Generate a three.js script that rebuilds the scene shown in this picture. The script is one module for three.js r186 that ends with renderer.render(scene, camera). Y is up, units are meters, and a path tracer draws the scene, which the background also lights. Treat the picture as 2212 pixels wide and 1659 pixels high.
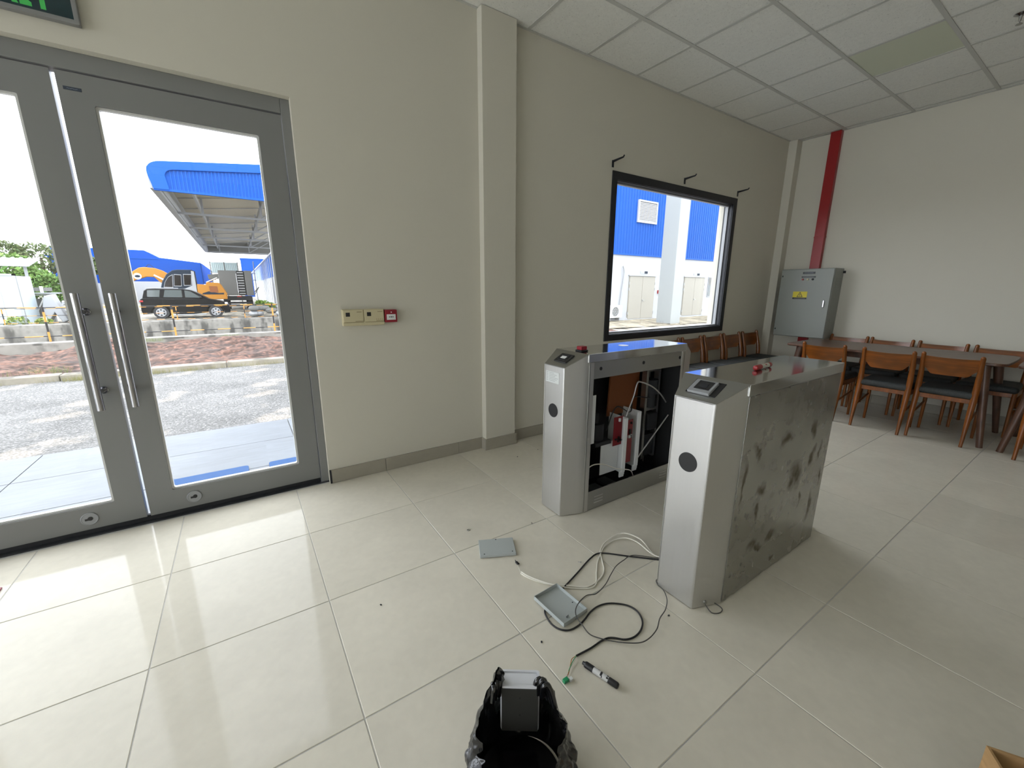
import * as THREE from 'three';
import { mergeGeometries, toCreasedNormals, mergeVertices } from 'three/addons/utils/BufferGeometryUtils.js';
import { RoundedBoxGeometry } from 'three/addons/geometries/RoundedBoxGeometry.js';

// ---------------------------------------------------------------- camera, sky, exposure
const scene = new THREE.Scene();
const camera = new THREE.PerspectiveCamera(2 * Math.atan(829.5 / 878.683) * 180 / Math.PI, 2212 / 1659, 0.05, 500);
camera.position.set(-0.77391, 1.32759, 2.8852);
camera.rotation.set(-0.2282, -0.58378, 0.00365, 'YXZ');
const EXPOSURE = 6.3;
{ // overcast sky: bright cloud all round, a little brighter overhead
  const W = 64, H = 32, d = new Float32Array(W * H * 4);
  for (let r = 0; r < H; r++) {
    const s = Math.max(0, Math.sin(((r + 0.5) / H - 0.5) * Math.PI)), L = 0.9 + 0.1 * s;
    for (let c = 0; c < W; c++) d.set([L * 0.935, L * 0.99, L * 1.065, 1], (r * W + c) * 4);
  }
  const t = new THREE.DataTexture(d, W, H, THREE.RGBAFormat, THREE.FloatType);
  t.mapping = THREE.EquirectangularReflectionMapping; t.magFilter = THREE.LinearFilter; t.wrapS = THREE.RepeatWrapping; t.needsUpdate = true;
  scene.background = t;
}
const renderer = new THREE.WebGLRenderer({ antialias: true });
renderer.toneMapping = THREE.LinearToneMapping;
renderer.toneMappingExposure = EXPOSURE;
renderer.shadowMap.enabled = true;

// ---------------------------------------------------------------- helpers
let seed = 7;
const rnd = () => { seed = (seed + 0x6d2b79f5) | 0; let t = Math.imul(seed ^ (seed >>> 15), 1 | seed); t = (t + Math.imul(t ^ (t >>> 7), 61 | t)) ^ t; return ((t ^ (t >>> 14)) >>> 0) / 4294967296; };
const rr = (a, b) => a + (b - a) * rnd();
const V = (x, y, z) => new THREE.Vector3(x, y, z);
const clamp = (x, a, b) => Math.min(b, Math.max(a, x));
const smooth = (a, b, x) => { const t = clamp((x - a) / (b - a), 0, 1); return t * t * (3 - 2 * t); };
function hash2(x, y, s) { let h = Math.imul(x, 374761393) + Math.imul(y, 668265263) + Math.imul(s, 974634563); h = Math.imul(h ^ (h >>> 13), 1274126177); return ((h ^ (h >>> 16)) >>> 0) / 4294967296; }
function vnoise(x, y, s, p) { // value noise, period p
  const xi = Math.floor(x), yi = Math.floor(y), fx = x - xi, fy = y - yi, u = fx * fx * (3 - 2 * fx), v = fy * fy * (3 - 2 * fy), m = (a) => ((a % p) + p) % p;
  const a = hash2(m(xi), m(yi), s), b = hash2(m(xi + 1), m(yi), s), c = hash2(m(xi), m(yi + 1), s), d = hash2(m(xi + 1), m(yi + 1), s);
  return a + (b - a) * u + (c - a) * v + (a - b - c + d) * u * v;
}
function fbm(u, v, f, oct, s) { let r = 0, a = 0.5, n = 0; for (let i = 0; i < oct; i++) { r += a * vnoise(u * f, v * f, s + i, f); n += a; a *= 0.5; f *= 2; } return r / n; }
function tex(w, h, fn, srgb = true) { // fn(u, v) -> [r, g, b] 0..1
  const d = new Uint8Array(w * h * 4);
  for (let y = 0; y < h; y++) for (let x = 0; x < w; x++) { const c = fn((x + 0.5) / w, (y + 0.5) / h); d.set([c[0] * 255, c[1] * 255, c[2] * 255, 255].map((q) => clamp(Math.round(q), 0, 255)), (y * w + x) * 4); }
  const t = new THREE.DataTexture(d, w, h); t.wrapS = t.wrapT = THREE.RepeatWrapping; t.magFilter = THREE.LinearFilter; if (srgb) t.colorSpace = THREE.SRGBColorSpace; t.needsUpdate = true; return t;
}
const grey = (w, h, fn) => tex(w, h, (u, v) => { const g = fn(u, v); return [g, g, g]; }, false);
function print(w, h, draw) { const c = document.createElement('canvas'); c.width = w; c.height = h; const g = c.getContext('2d'); draw(g, w, h); const t = new THREE.CanvasTexture(c); t.colorSpace = THREE.SRGBColorSpace; t.needsUpdate = true; return t; }
const std = (o) => new THREE.MeshStandardMaterial(o);
const phy = (o) => new THREE.MeshPhysicalMaterial(o);
const lin = (r, g, b) => new THREE.Color().setRGB(r, g, b);

function flat(g) { g = g.index ? g.toNonIndexed() : g; for (const k of Object.keys(g.attributes)) if (!['position', 'normal', 'uv'].includes(k)) g.deleteAttribute(k); if (!g.attributes.normal) g.computeVertexNormals(); if (!g.attributes.uv) g.setAttribute('uv', new THREE.Float32BufferAttribute(new Float32Array(g.attributes.position.count * 2), 2)); g.clearGroups(); return g; }
const mg = (...gs) => { const l = gs.flat().map(flat); return l.length > 1 ? mergeGeometries(l) : l[0]; };
function boxuv(g, s = 1, ox = 0, oy = 0) { // uv in metres from the dominant axis of each face
  g = flat(g); const p = g.attributes.position, uv = new Float32Array(p.count * 2), a = V(), b = V(), c = V();
  for (let i = 0; i < p.count; i += 3) {
    a.fromBufferAttribute(p, i); b.fromBufferAttribute(p, i + 1); c.fromBufferAttribute(p, i + 2);
    const n = b.clone().sub(a).cross(c.clone().sub(a)), x = Math.abs(n.x), y = Math.abs(n.y), z = Math.abs(n.z);
    [a, b, c].forEach((q, k) => { const e = x >= y && x >= z ? [q.z, q.y] : y >= z ? [q.x, q.z] : [q.x, q.y]; uv[(i + k) * 2] = e[0] * s + ox; uv[(i + k) * 2 + 1] = e[1] * s + oy; });
  }
  g.setAttribute('uv', new THREE.BufferAttribute(uv, 2)); return g;
}
function bx(w, h, d, x = 0, y = 0, z = 0, r = 0, seg = 2) { const g = r ? new RoundedBoxGeometry(w, h, d, seg, Math.min(r, w / 2.01, h / 2.01, d / 2.01)) : new THREE.BoxGeometry(w, h, d); return g.translate(x, y, z); }
const bb = (x0, x1, y0, y1, z0, z1, r = 0) => bx(x1 - x0, y1 - y0, z1 - z0, (x0 + x1) / 2, (y0 + y1) / 2, (z0 + z1) / 2, r);
function cy(r0, r1, h, x = 0, y = 0, z = 0, n = 24) { return new THREE.CylinderGeometry(r1, r0, h, n).translate(x, y + h / 2, z); }
function rod(a, b, r, r2 = r, n = 12) { a = V(...a); b = V(...b); const d = b.clone().sub(a), g = new THREE.CylinderGeometry(r2, r, d.length(), n); g.applyQuaternion(new THREE.Quaternion().setFromUnitVectors(V(0, 1, 0), d.clone().normalize())); const m = a.add(b).multiplyScalar(0.5); return g.translate(m.x, m.y, m.z); }
function tube(pts, r, n = 60, k = 8, closed = false) { return new THREE.TubeGeometry(new THREE.CatmullRomCurve3(pts.map((p) => V(...p)), closed, 'centripetal'), n, r, k, closed); }
function poly(pts) { const s = new THREE.Shape(); pts.forEach(([x, y], i) => (i ? s.lineTo(x, y) : s.moveTo(x, y))); s.closePath(); return s; }
const rect = (x0, x1, y0, y1) => [[x0, y0], [x1, y0], [x1, y1], [x0, y1]];
function rrect(x0, x1, y0, y1, r) { const s = new THREE.Shape(); s.moveTo(x0 + r, y0); s.lineTo(x1 - r, y0); s.quadraticCurveTo(x1, y0, x1, y0 + r); s.lineTo(x1, y1 - r); s.quadraticCurveTo(x1, y1, x1 - r, y1); s.lineTo(x0 + r, y1); s.quadraticCurveTo(x0, y1, x0, y1 - r); s.lineTo(x0, y0 + r); s.quadraticCurveTo(x0, y0, x0 + r, y0); return s; }
// prism of an outline in the xy plane from z0 to z1, with holes
function ext(outline, z0, z1, holes = [], bevel = 0) {
  const s = Array.isArray(outline) ? poly(outline) : outline.clone(); for (const h of holes) s.holes.push(Array.isArray(h) ? poly(h) : h);
  return new THREE.ExtrudeGeometry(s, { depth: z1 - z0 - 2 * bevel, bevelEnabled: bevel > 0, bevelThickness: bevel, bevelSize: bevel, bevelOffset: -bevel, bevelSegments: 2, curveSegments: 8 }).translate(0, 0, z0 + bevel);
}
const names = new Map();
function numbered(n) { const k = names.get(n) ?? 0; names.set(n, k + 1); return k ? n + '_' + String(k).padStart(3, '0') : n; }
function mesh(name, geo, mat, parent) { const m = new THREE.Mesh(Array.isArray(geo) ? mg(geo) : geo, mat); m.name = parent ? name : numbered(name); m.castShadow = m.receiveShadow = true; (parent ?? scene).add(m); return m; }
function tag(o, label, category, group) { Object.assign(o.userData, { label, category }); if (group) o.userData.group = group; return o; }
function thing(name, label, category, [x, y, z] = [0, 0, 0], turn = 0, group) { const o = new THREE.Group(); o.name = numbered(name); o.position.set(x, y, z); o.rotation.y = turn; scene.add(o); return tag(o, label, category, group); }
function struct(name, label, geo, mat) { const o = geo ? mesh(name, geo, mat) : new THREE.Group(); if (!geo) { o.name = numbered(name); scene.add(o); } o.userData.kind = 'structure'; if (label) o.userData.label = label; return o; }
function copy(o, label, [x, y, z], turn = 0) { const c = o.clone(); c.name = numbered(o.name.replace(/_\d+$/, '')); c.userData = { ...o.userData, label }; c.position.set(x, y, z); c.rotation.y = turn; scene.add(c); return c; }

// ---------------------------------------------------------------- materials
const T = {};
T.plaster = grey(256, 256, (u, v) => 0.5 + 0.5 * (fbm(u, v, 24, 4, 11) - 0.5) + 0.25 * (fbm(u, v, 5, 3, 3) - 0.5));
T.tile = tex(512, 512, (u, v) => { const a = fbm(u + 0.15 * fbm(u, v, 4, 3, 5), v, 5, 5, 1), b = fbm(u, v, 40, 3, 9); const g = 0.955 + 0.05 * (a - 0.5) + 0.03 * (b - 0.5); return [0.865 * g, 0.85 * g, 0.805 * g]; });
T.tileRough = grey(256, 256, (u, v) => 0.28 + 0.12 * fbm(u, v, 6, 4, 21));
T.ceiling = tex(256, 256, (u, v) => { const n = vnoise(u * 128, v * 128, 4, 128), k = n > 0.86 ? 0.86 : 1, g = (0.975 + 0.04 * (fbm(u, v, 30, 3, 8) - 0.5)) * k; return [0.935 * g, 0.935 * g, 0.915 * g]; });
T.wood = tex(512, 512, (u, v) => { const w = fbm(u, v, 3, 3, 31), ring = 0.5 + 0.5 * Math.sin((u * 26 + w * 7) * 2), f = vnoise(u * 160, v * 10, 6, 160), g = 0.78 + 0.22 * ring * 0.6 + 0.14 * (f - 0.5) + 0.22 * (fbm(u, v, 4, 3, 17) - 0.5); return [0.7 * g, 0.43 * g, 0.17 * g]; });
T.darkwood = tex(256, 256, (u, v) => { const w = fbm(u, v, 3, 3, 33), f = vnoise(u * 120, v * 6, 7, 120), g = 0.8 + 0.2 * Math.sin((u * 20 + w * 8) * 2) * 0.4 + 0.15 * (f - 0.5); return [0.42 * g, 0.29 * g, 0.22 * g]; });
T.brush = grey(256, 256, (u, v) => 0.5 + 0.35 * (vnoise(u * 128, v * 3, 14, 128) - 0.5) + 0.2 * (vnoise(u * 64, v * 2, 15, 64) - 0.5));
T.steelRough = grey(256, 256, (u, v) => 0.4 + 0.16 * (fbm(u, v, 4, 4, 41) - 0.3) + 0.05 * vnoise(u * 128, v * 4, 12, 128));
const blots = [[0.42, 0.72, 0.045, 0.035], [0.74, 0.73, 0.03, 0.05], [0.16, 0.72, 0.035, 0.03], [0.61, 0.49, 0.075, 0.07], [0.56, 0.43, 0.04, 0.04], [0.24, 0.5, 0.03, 0.04], [0.43, 0.21, 0.06, 0.035], [0.05, 0.6, 0.02, 0.12], [0.88, 0.24, 0.03, 0.09], [0.48, 0.1, 0.035, 0.02], [0.8, 0.58, 0.04, 0.06], [0.24, 0.22, 0.045, 0.035], [0.3, 0.2, 0.05, 0.02], [0.9, 0.6, 0.02, 0.05], [0.2, 0.4, 0.02, 0.02], [0.7, 0.35, 0.02, 0.05], [0.95, 0.42, 0.02, 0.06]];
const dirty = (u, v) => { let b = 0; const wx = 0.06 * (fbm(u, v, 9, 4, 51) - 0.5) * 2, wy = 0.06 * (fbm(u, v, 9, 4, 57) - 0.5) * 2; for (const [x, y, a, c] of blots) b = Math.max(b, 1 - smooth(0.2, 1.3, Math.hypot((u - x + wx) / a, (v - y + wy) / c))); const s = smooth(0.62, 0.8, fbm(u, v, 22, 4, 61)) * 0.14; return clamp(0.8 * b * (0.35 + 0.9 * fbm(u, v, 30, 3, 63)) + s, 0, 1); };
T.dirtySteel = tex(512, 512, (u, v) => { const d = dirty(u, v), g = 0.66 + 0.08 * (fbm(u, v, 5, 4, 71) - 0.5), m = (a, b) => a + (b - a) * d; return [m(g, 0.36), m(g * 0.995, 0.32), m(g * 0.97, 0.25)]; });
T.dirtyRough = grey(512, 512, (u, v) => 0.2 + 0.5 * dirty(u, v) + 0.12 * fbm(u, v, 8, 4, 73));
T.dirtyMetal = tex(512, 512, (u, v) => { const d = dirty(u, v); return [0, 0, 1 - 0.1 * d]; }, false);
T.asphalt = tex(512, 512, (u, v) => { const a = fbm(u, v, 4, 4, 81), n = vnoise(u * 170, v * 170, 83, 170), m = vnoise(u * 256, v * 256, 84, 256), g = 0.36 + 0.14 * (a - 0.5) + 0.2 * (n - 0.5) + 0.16 * (m - 0.5) + (n > 0.9 ? 0.16 : 0); const s = smooth(0.55, 0.75, fbm(u, v, 6, 4, 87)) * 0.12; return [g + s, g * 0.99 + s * 0.85, g * 0.97 + s * 0.65]; });
T.soil = tex(512, 512, (u, v) => { const a = fbm(u, v, 8, 5, 91), b = fbm(u, v, 40, 3, 92), g = 0.62 + 0.7 * (a - 0.5) + 0.9 * (b - 0.5); return [0.47 * g, 0.34 * g, 0.285 * g]; });
T.concrete = tex(512, 512, (u, v) => { const a = fbm(u, v, 5, 5, 101), b = fbm(u, v, 30, 3, 102), st = smooth(0.42, 0.75, fbm(u, v * 0.35, 14, 5, 103)), g = 0.5 + 0.16 * (a - 0.5) + 0.1 * (b - 0.5), k = 1 - 0.42 * st; return [g * k, g * 0.975 * k, g * 0.92 * k]; });
T.slate = tex(512, 512, (u, v) => { const a = fbm(u * 0.6, v, 6, 5, 111), b = vnoise(u * 20, v * 90, 112, 180), g = 0.52 + 0.1 * (a - 0.5) + 0.05 * (b - 0.5); return [g * 0.95, g, g * 1.05]; });
T.fabric = tex(256, 256, (u, v) => { const g = 0.8 + 0.4 * (vnoise(u * 128, v * 128, 121, 128) - 0.5) + 0.25 * (fbm(u, v, 4, 4, 122) - 0.5); return [0.235 * g, 0.25 * g, 0.25 * g]; });
T.band = tex(64, 8, (u) => ((u * 2) % 1 < 0.5 ? [0.72, 0.5, 0.2] : [0.06, 0.06, 0.07])); T.band.magFilter = THREE.LinearFilter;
T.card = tex(256, 256, (u, v) => { const g = 0.9 + 0.12 * (fbm(u, v, 20, 3, 131) - 0.5) + 0.1 * (vnoise(u * 4, v * 90, 132, 180) - 0.5); return [0.72 * g, 0.57 * g, 0.38 * g]; });
const rep = (t, x, y = x) => { const c = t.clone(); c.repeat.set(x, y); c.needsUpdate = true; return c; };

const M = {
  wall: std({ color: lin(0.6, 0.575, 0.49), roughness: 0.75, bumpMap: rep(T.plaster, 1.2), bumpScale: 0.0012 }),
  ceil: std({ map: rep(T.ceiling, 2.2), roughness: 0.9 }),
  ceilOff: std({ color: lin(0.62, 0.65, 0.52), roughness: 0.6 }),
  bar: std({ color: lin(0.55, 0.55, 0.52), roughness: 0.55 }),
  grout: std({ color: lin(0.5, 0.49, 0.46), roughness: 0.9 }),
  base: std({ map: T.tile, color: lin(0.52, 0.5, 0.46), roughness: 0.35 }),
  alu: std({ color: lin(0.22, 0.222, 0.22), roughness: 0.42, metalness: 0.15 }),
  bead: std({ color: lin(0.66, 0.66, 0.64), roughness: 0.4 }),
  chrome: std({ color: lin(0.42, 0.42, 0.44), roughness: 0.1, metalness: 1 }),
  glass: phy({ color: 0xffffff, transmission: 1, roughness: 0, thickness: 0, ior: 1.5 }),
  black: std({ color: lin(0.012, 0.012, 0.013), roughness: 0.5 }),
  rubber: std({ color: lin(0.02, 0.021, 0.024), roughness: 0.75 }),
  granite: std({ color: lin(0.035, 0.037, 0.042), roughness: 0.3 }),
  blackAlu: std({ color: lin(0.018, 0.02, 0.024), roughness: 0.4, metalness: 0.3 }),
  steel: std({ color: lin(0.6, 0.595, 0.58), metalness: 1, roughness: 1, roughnessMap: T.steelRough, bumpMap: T.brush, bumpScale: 0.00012 }),
  steelTop: std({ color: lin(0.6, 0.6, 0.6), metalness: 1, roughness: 0.09 }),
  steelDark: std({ color: lin(0.4, 0.4, 0.385), metalness: 1, roughness: 0.38 }),
  steelDirty: std({ map: T.dirtySteel, metalness: 1, metalnessMap: T.dirtyMetal, roughness: 1, roughnessMap: T.dirtyRough }),
  whitePaint: std({ color: lin(0.72, 0.73, 0.72), roughness: 0.5 }),
  greyPaint: std({ color: lin(0.27, 0.285, 0.26), roughness: 0.42 }),
  lid: std({ color: lin(0.4, 0.43, 0.42), roughness: 0.45 }),
  red: std({ color: lin(0.3, 0.009, 0.011), roughness: 0.35 }),
  redDark: std({ color: lin(0.26, 0.01, 0.022), roughness: 0.35 }),
  pcb: std({ color: lin(0.2, 0.008, 0.012), roughness: 0.4 }),
  brownBoard: std({ color: lin(0.24, 0.075, 0.02), roughness: 0.7 }),
  wood: std({ map: rep(T.wood, 1.6), color: lin(0.62, 0.52, 0.42), roughness: 0.3 }),
  darkwood: std({ map: rep(T.darkwood, 1.2), roughness: 0.33 }),
  fabric: std({ map: rep(T.fabric, 3), roughness: 0.62 }),
  beige: std({ color: lin(0.56, 0.5, 0.32), roughness: 0.45 }),
  beigeDark: std({ color: lin(0.3, 0.25, 0.14), roughness: 0.5 }),
  yellow: std({ color: lin(0.75, 0.55, 0.03), roughness: 0.5 }),
  green: std({ color: lin(0.02, 0.3, 0.12), roughness: 0.4 }),
  asphalt: std({ map: rep(T.asphalt, 0.5), roughness: 0.95 }),
  soil: std({ map: rep(T.soil, 0.45), roughness: 1 }),
  concrete: std({ map: rep(T.concrete, 0.3), roughness: 0.9 }),
  paleConcrete: std({ map: rep(T.concrete, 0.25), color: lin(1.25, 1.2, 1.08), roughness: 0.9 }),
  slate: std({ map: rep(T.slate, 0.55), color: lin(0.46, 0.465, 0.475), roughness: 0.5 }),
  mat: std({ color: lin(0.008, 0.055, 0.17), roughness: 0.95 }),
  blue: phy({ color: lin(0.01, 0.075, 0.33), roughness: 0.6, specularIntensity: 0.25 }),
  blueFar: phy({ color: lin(0.009, 0.06, 0.3), roughness: 0.7, specularIntensity: 0.25 }),
  white: std({ color: lin(0.38, 0.39, 0.405), roughness: 0.9 }),
  cream: std({ color: lin(0.3, 0.285, 0.245), roughness: 0.8 }),
  carPaint: phy({ color: lin(0.006, 0.006, 0.007), roughness: 0.3, specularIntensity: 0.3 }),
  carGlass: std({ color: lin(0.085, 0.1, 0.1), roughness: 0.06 }),
  darkGlass: phy({ color: lin(0.012, 0.009, 0.009), roughness: 0.1, specularIntensity: 0.4 }),
  whiteShadeLift: std({ color: lin(0.75, 0.76, 0.78), roughness: 0.8 }),  // white lightened to offset the canopy shade on the right-hand warehouse
  blueShadeLift: phy({ color: lin(0.02, 0.15, 0.62), roughness: 0.7, specularIntensity: 0.25 }),  // blue of the same wall, lightened against the canopy shade
  apron: std({ map: rep(T.concrete, 0.25), color: lin(2.1, 2.0, 1.8), roughness: 0.9 }),
  orange: std({ color: lin(0.42, 0.175, 0.016), roughness: 0.7 }),
  cabBlue: phy({ color: lin(0.014, 0.024, 0.04), roughness: 0.6, specularIntensity: 0.4 }),
  tarp: std({ color: lin(0.16, 0.16, 0.15), roughness: 0.85 }),
  galv: std({ color: lin(0.33, 0.34, 0.35), roughness: 0.5, metalness: 0.3 }),
  sheet: std({ color: lin(0.42, 0.39, 0.32), roughness: 0.7 }),
  leaf: std({ color: lin(1, 1, 1), roughness: 0.8, side: THREE.DoubleSide }),
  bark: std({ color: lin(0.08, 0.06, 0.045), roughness: 0.95 }),
  plastic: phy({ color: lin(0.005, 0.005, 0.006), roughness: 0.18, clearcoat: 0.5, clearcoatRoughness: 0.12, side: THREE.DoubleSide }),
  abs: std({ color: lin(0.66, 0.67, 0.7), roughness: 0.4 }),
  card: std({ map: rep(T.card, 2), roughness: 0.9 }),
  cableW: std({ color: lin(0.72, 0.69, 0.6), roughness: 0.5 }),
  cableK: std({ color: lin(0.014, 0.014, 0.015), roughness: 0.45 }),
  cableG: std({ color: lin(0.07, 0.068, 0.062), roughness: 0.5 }),
};

// ---------------------------------------------------------------- the room
const H = 3.1975, X0 = -8.0, X1 = 5.53, Z1 = 6.6;
const DX0 = -2.33, DX1 = -0.39, DH = 2.39; // door opening
{
  const w = poly([[X0 - 0.2, -0.15], [-7.7, -0.15], [-7.7, 2.9], [-2.5, 2.9], [-2.5, -0.15], [DX0, -0.15], [DX0, DH], [DX1, DH], [DX1, -0.15], [X1 + 0.2, -0.15], [X1 + 0.2, 3.5], [X0 - 0.2, 3.5]]);
  struct('wall_front', 'off-white plaster wall with the glass double door and the dark-framed window', boxuv(ext(w, -0.2, 0, [rect(2.24, 4.32, 0.84, 2.375)])), M.wall);
  struct('wall_right', 'plain off-white plaster wall behind the dining tables and the grey electrical cabinet', boxuv(bb(X1, X1 + 0.2, -0.15, 3.5, 0, Z1 + 0.2)), M.wall);
  // unseen sides of the hall: left glazing added to brighten the room, rear wall closed
  const g = boxuv(ext(poly(rect(0, Z1 + 0.2, -0.15, 3.5)), 0, 0.2, [rect(0.3, 6.0, 0.05, 2.9)]).rotateY(-Math.PI / 2).translate(X0, 0, 0));
  struct('wall_left', null, g, M.wall);
  struct('wall_rear', null, boxuv(ext(poly(rect(X0 - 0.2, X1 + 0.2, -0.15, 3.5)), Z1, Z1 + 0.2)), M.wall);
  const sf = struct('window_3', null), at = (o, z0, z1, holes) => ext(o, z0, z1, holes).rotateY(-Math.PI / 2).translate(X0, 0, 0), bay = [0, 1, 2, 3].map((i) => rect(0.36 + i * 1.41, 1.71 + i * 1.41, 0.11, 2.84));  // glazing added in the unseen left wall for more sky light
  mesh('window_frame', at(rect(0.3, 6.0, 0.05, 2.9), 0.04, 0.1, bay), M.alu, sf);
  for (const r of bay) mesh('pane', at(r, 0.067, 0.073), M.glass, sf);
  const sl = struct('window_2', null); // added glazing left of the door, out of view, to brighten the hall
  mesh('window_frame', ext(rect(-7.7, -2.5, 0, 2.9), -0.13, -0.07, [0, 1, 2, 3].map((i) => rect(-7.64 + i * 1.285, -6.415 + i * 1.285, 0.06, 2.84))), M.alu, sl);
  for (let i = 0; i < 4; i++) mesh('pane', bb(-7.64 + i * 1.285, -6.415 + i * 1.285, 0.06, 2.84, -0.103, -0.097), M.glass, sl);
  mesh('sill', bb(-7.7, -2.5, -0.13, 0.0, -0.2, 0), M.granite, sl);
}
{ // polished porcelain floor, tile by tile
  const f = struct('floor', 'pale cream polished porcelain tile floor');
  mesh('screed', bb(X0 - 0.2, X1 + 0.2, -0.15, -0.0022, -0.04, Z1 + 0.2), M.grout, f);
  const tile = (w, d, ox, oy, flip) => { // a thin slab with chamfered upper edges, top at y = 0
    const c = 0.0016, h = 0.009, t = [[-w / 2, -d / 2], [w / 2, -d / 2], [w / 2, d / 2], [-w / 2, d / 2]], P = [], q = (a, b, e, k) => P.push(...a, ...b, ...e, ...a, ...e, ...k);
    const at = (i, inset, y) => [t[i][0] - Math.sign(t[i][0]) * inset, y, t[i][1] - Math.sign(t[i][1]) * inset];
    q(at(3, c, 0), at(2, c, 0), at(1, c, 0), at(0, c, 0));
    for (let i = 0; i < 4; i++) { const j = (i + 1) % 4; q(at(j, 0, -c), at(i, 0, -c), at(i, c, 0), at(j, c, 0)); q(at(j, 0, -h), at(i, 0, -h), at(i, 0, -c), at(j, 0, -c)); }
    const g = new THREE.BufferGeometry(); g.setAttribute('position', new THREE.Float32BufferAttribute(P, 3)); g.computeVertexNormals();
    return boxuv(g, 1.05, ox, oy);
  };
  const mats = [[0.69, 0.675, 0.61], [0.705, 0.69, 0.625], [0.675, 0.66, 0.598]].map((c) => phy({ map: T.tile, color: lin(c[0] / 0.69, c[1] / 0.69, c[2] / 0.655), roughness: 0.07, ior: 1.5, specularIntensity: 0.22 }));
  const cache = new Map();
  for (let j = 0; 0.582 + 0.6 * (j - 1) < Z1; j++) for (let i = -14; i <= 9; i++) {
    let x0 = 0.6 * i, x1 = x0 + 0.6, z0 = 0.582 + 0.6 * (j - 1), z1 = z0 + 0.6;
    x0 = Math.max(x0, X0); x1 = Math.min(x1, X1); z0 = Math.max(z0, -0.035); z1 = Math.min(z1, Z1);
    if (x1 - x0 < 0.02 || z1 - z0 < 0.02) continue;
    const w = x1 - x0 - 0.0034, d = z1 - z0 - 0.0034, k = Math.floor(rnd() * 4), key = w.toFixed(3) + d.toFixed(3) + k;
    if (!cache.has(key)) cache.set(key, tile(w, d, k * 0.27, k * 0.41));
    const t = mesh('tile', cache.get(key), mats[Math.floor(rnd() * 3)], f);
    t.position.set((x0 + x1) / 2, rr(-0.0004, 0), (z0 + z1) / 2);
  }
}
{ // suspended mineral tile ceiling on a metal grid
  const c = struct('ceiling', 'suspended ceiling of square white mineral tiles in a grey grid');
  mesh('slab', bb(X0 - 0.2, X1 + 0.2, H + 0.12, H + 0.28, -0.2, Z1 + 0.2), M.wall, c);
  const P = 0.5965, xs = [], zs = [];
  for (let x = 1.853 - 17 * P; x < X1 + P; x += P) xs.push(x);
  for (let z = -0.0312; z < Z1 + P; z += P) zs.push(z);
  const cache = new Map();
  for (let i = 0; i + 1 < xs.length; i++) for (let j = 0; j + 1 < zs.length; j++) {
    const x0 = Math.max(xs[i], X0), x1 = Math.min(xs[i + 1], X1), z0 = Math.max(zs[j], 0), z1 = Math.min(zs[j + 1], Z1);
    if (x1 - x0 < 0.03 || z1 - z0 < 0.03) continue;
    const k = Math.floor(rnd() * 3), key = (x1 - x0).toFixed(2) + (z1 - z0).toFixed(2) + k;
    if (!cache.has(key)) cache.set(key, boxuv(bx(x1 - x0 - 0.006, 0.014, z1 - z0 - 0.006), 1, k * 0.31, k * 0.17));
    const odd = Math.abs((x0 + x1) / 2 - (1.853 + 3.5 * P)) < 0.1 && Math.abs((z0 + z1) / 2 - (-0.0312 + 2.5 * P)) < 0.1;
    const t = mesh('tile', cache.get(key), odd ? M.ceilOff : M.ceil, c);
    if (odd) t.userData.label = 'smooth grey-green ceiling tile';
    t.position.set((x0 + x1) / 2, H + 0.0095 + rr(-0.0006, 0.0012), (z0 + z1) / 2);
  }
  for (const x of xs) if (x > X0 && x < X1 - 0.02) mesh('grid_bar', mg(bb(x - 0.014, x + 0.014, H - 0.001, H + 0.002, 0, Z1), bb(x - 0.002, x + 0.002, H + 0.002, H + 0.03, 0, Z1)), M.bar, c);
  for (const z of zs) if (z > 0.02 && z < Z1 - 0.02) mesh('grid_bar', mg(bb(X0, X1, H - 0.0025, H + 0.001, z - 0.014, z + 0.014), bb(X0, X1, H + 0.001, H + 0.03, z - 0.002, z + 0.002)), M.bar, c);
  for (const g of [bb(X0, X1, H - 0.003, H, 0, 0.02), bb(X1 - 0.02, X1, H - 0.003, H, 0, Z1)]) mesh('edge_trim', g, M.bar, c);
}
// pier between the door and the window, and the boxed-in corner
struct('pillar', 'shallow off-white wall pier between the door and the window', boxuv(bb(0.83, 1.12, 0, H - 0.001, 0, 0.066, 0.003)), M.wall);
struct('corner_column', 'narrow boxed-in column in the far corner of the room', boxuv(bb(5.4, X1, 0, H - 0.001, 0, 0.1, 0.003)), M.wall);
{ // tile skirting, piece by piece
  const run = (name, label, list) => { const b = struct(name, label); for (const g of list) mesh('tile', g, M.base, b); };
  const pc = (x0, x1, z = 0) => boxuv(bb(x0 + 0.001, x1 - 0.001, 0.001, 0.098, z, z + 0.011, 0.0015));
  run('baseboard_front', 'grey-beige tile skirting along the window wall', [pc(DX1 + 0.012, 0), pc(0, 0.6), pc(0.6, 0.82), boxuv(bb(0.819, 0.83, 0.001, 0.098, 0, 0.077)), pc(0.83, 1.12, 0.066), boxuv(bb(1.12, 1.131, 0.001, 0.098, 0, 0.077)), ...[1.13, 1.8, 2.4, 3, 3.6, 4.2, 4.8].map((x, i, a) => pc(x, a[i + 1] ?? 5.4))]);
  run('baseboard_right', 'grey-beige tile skirting along the wall behind the tables', Array.from({ length: 12 }, (_, i) => boxuv(bb(X1 - 0.011, X1, 0.001, 0.098, 0.1 + i * 0.6 + 0.001, 0.1 + (i + 1) * 0.6 - 0.001, 0.0015))));
  mesh('end_cap', bb(DX1 + 0.001, DX1 + 0.012, 0.001, 0.098, 0, 0.012), M.rubber, scene.getObjectByName('baseboard_front'));
}
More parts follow.
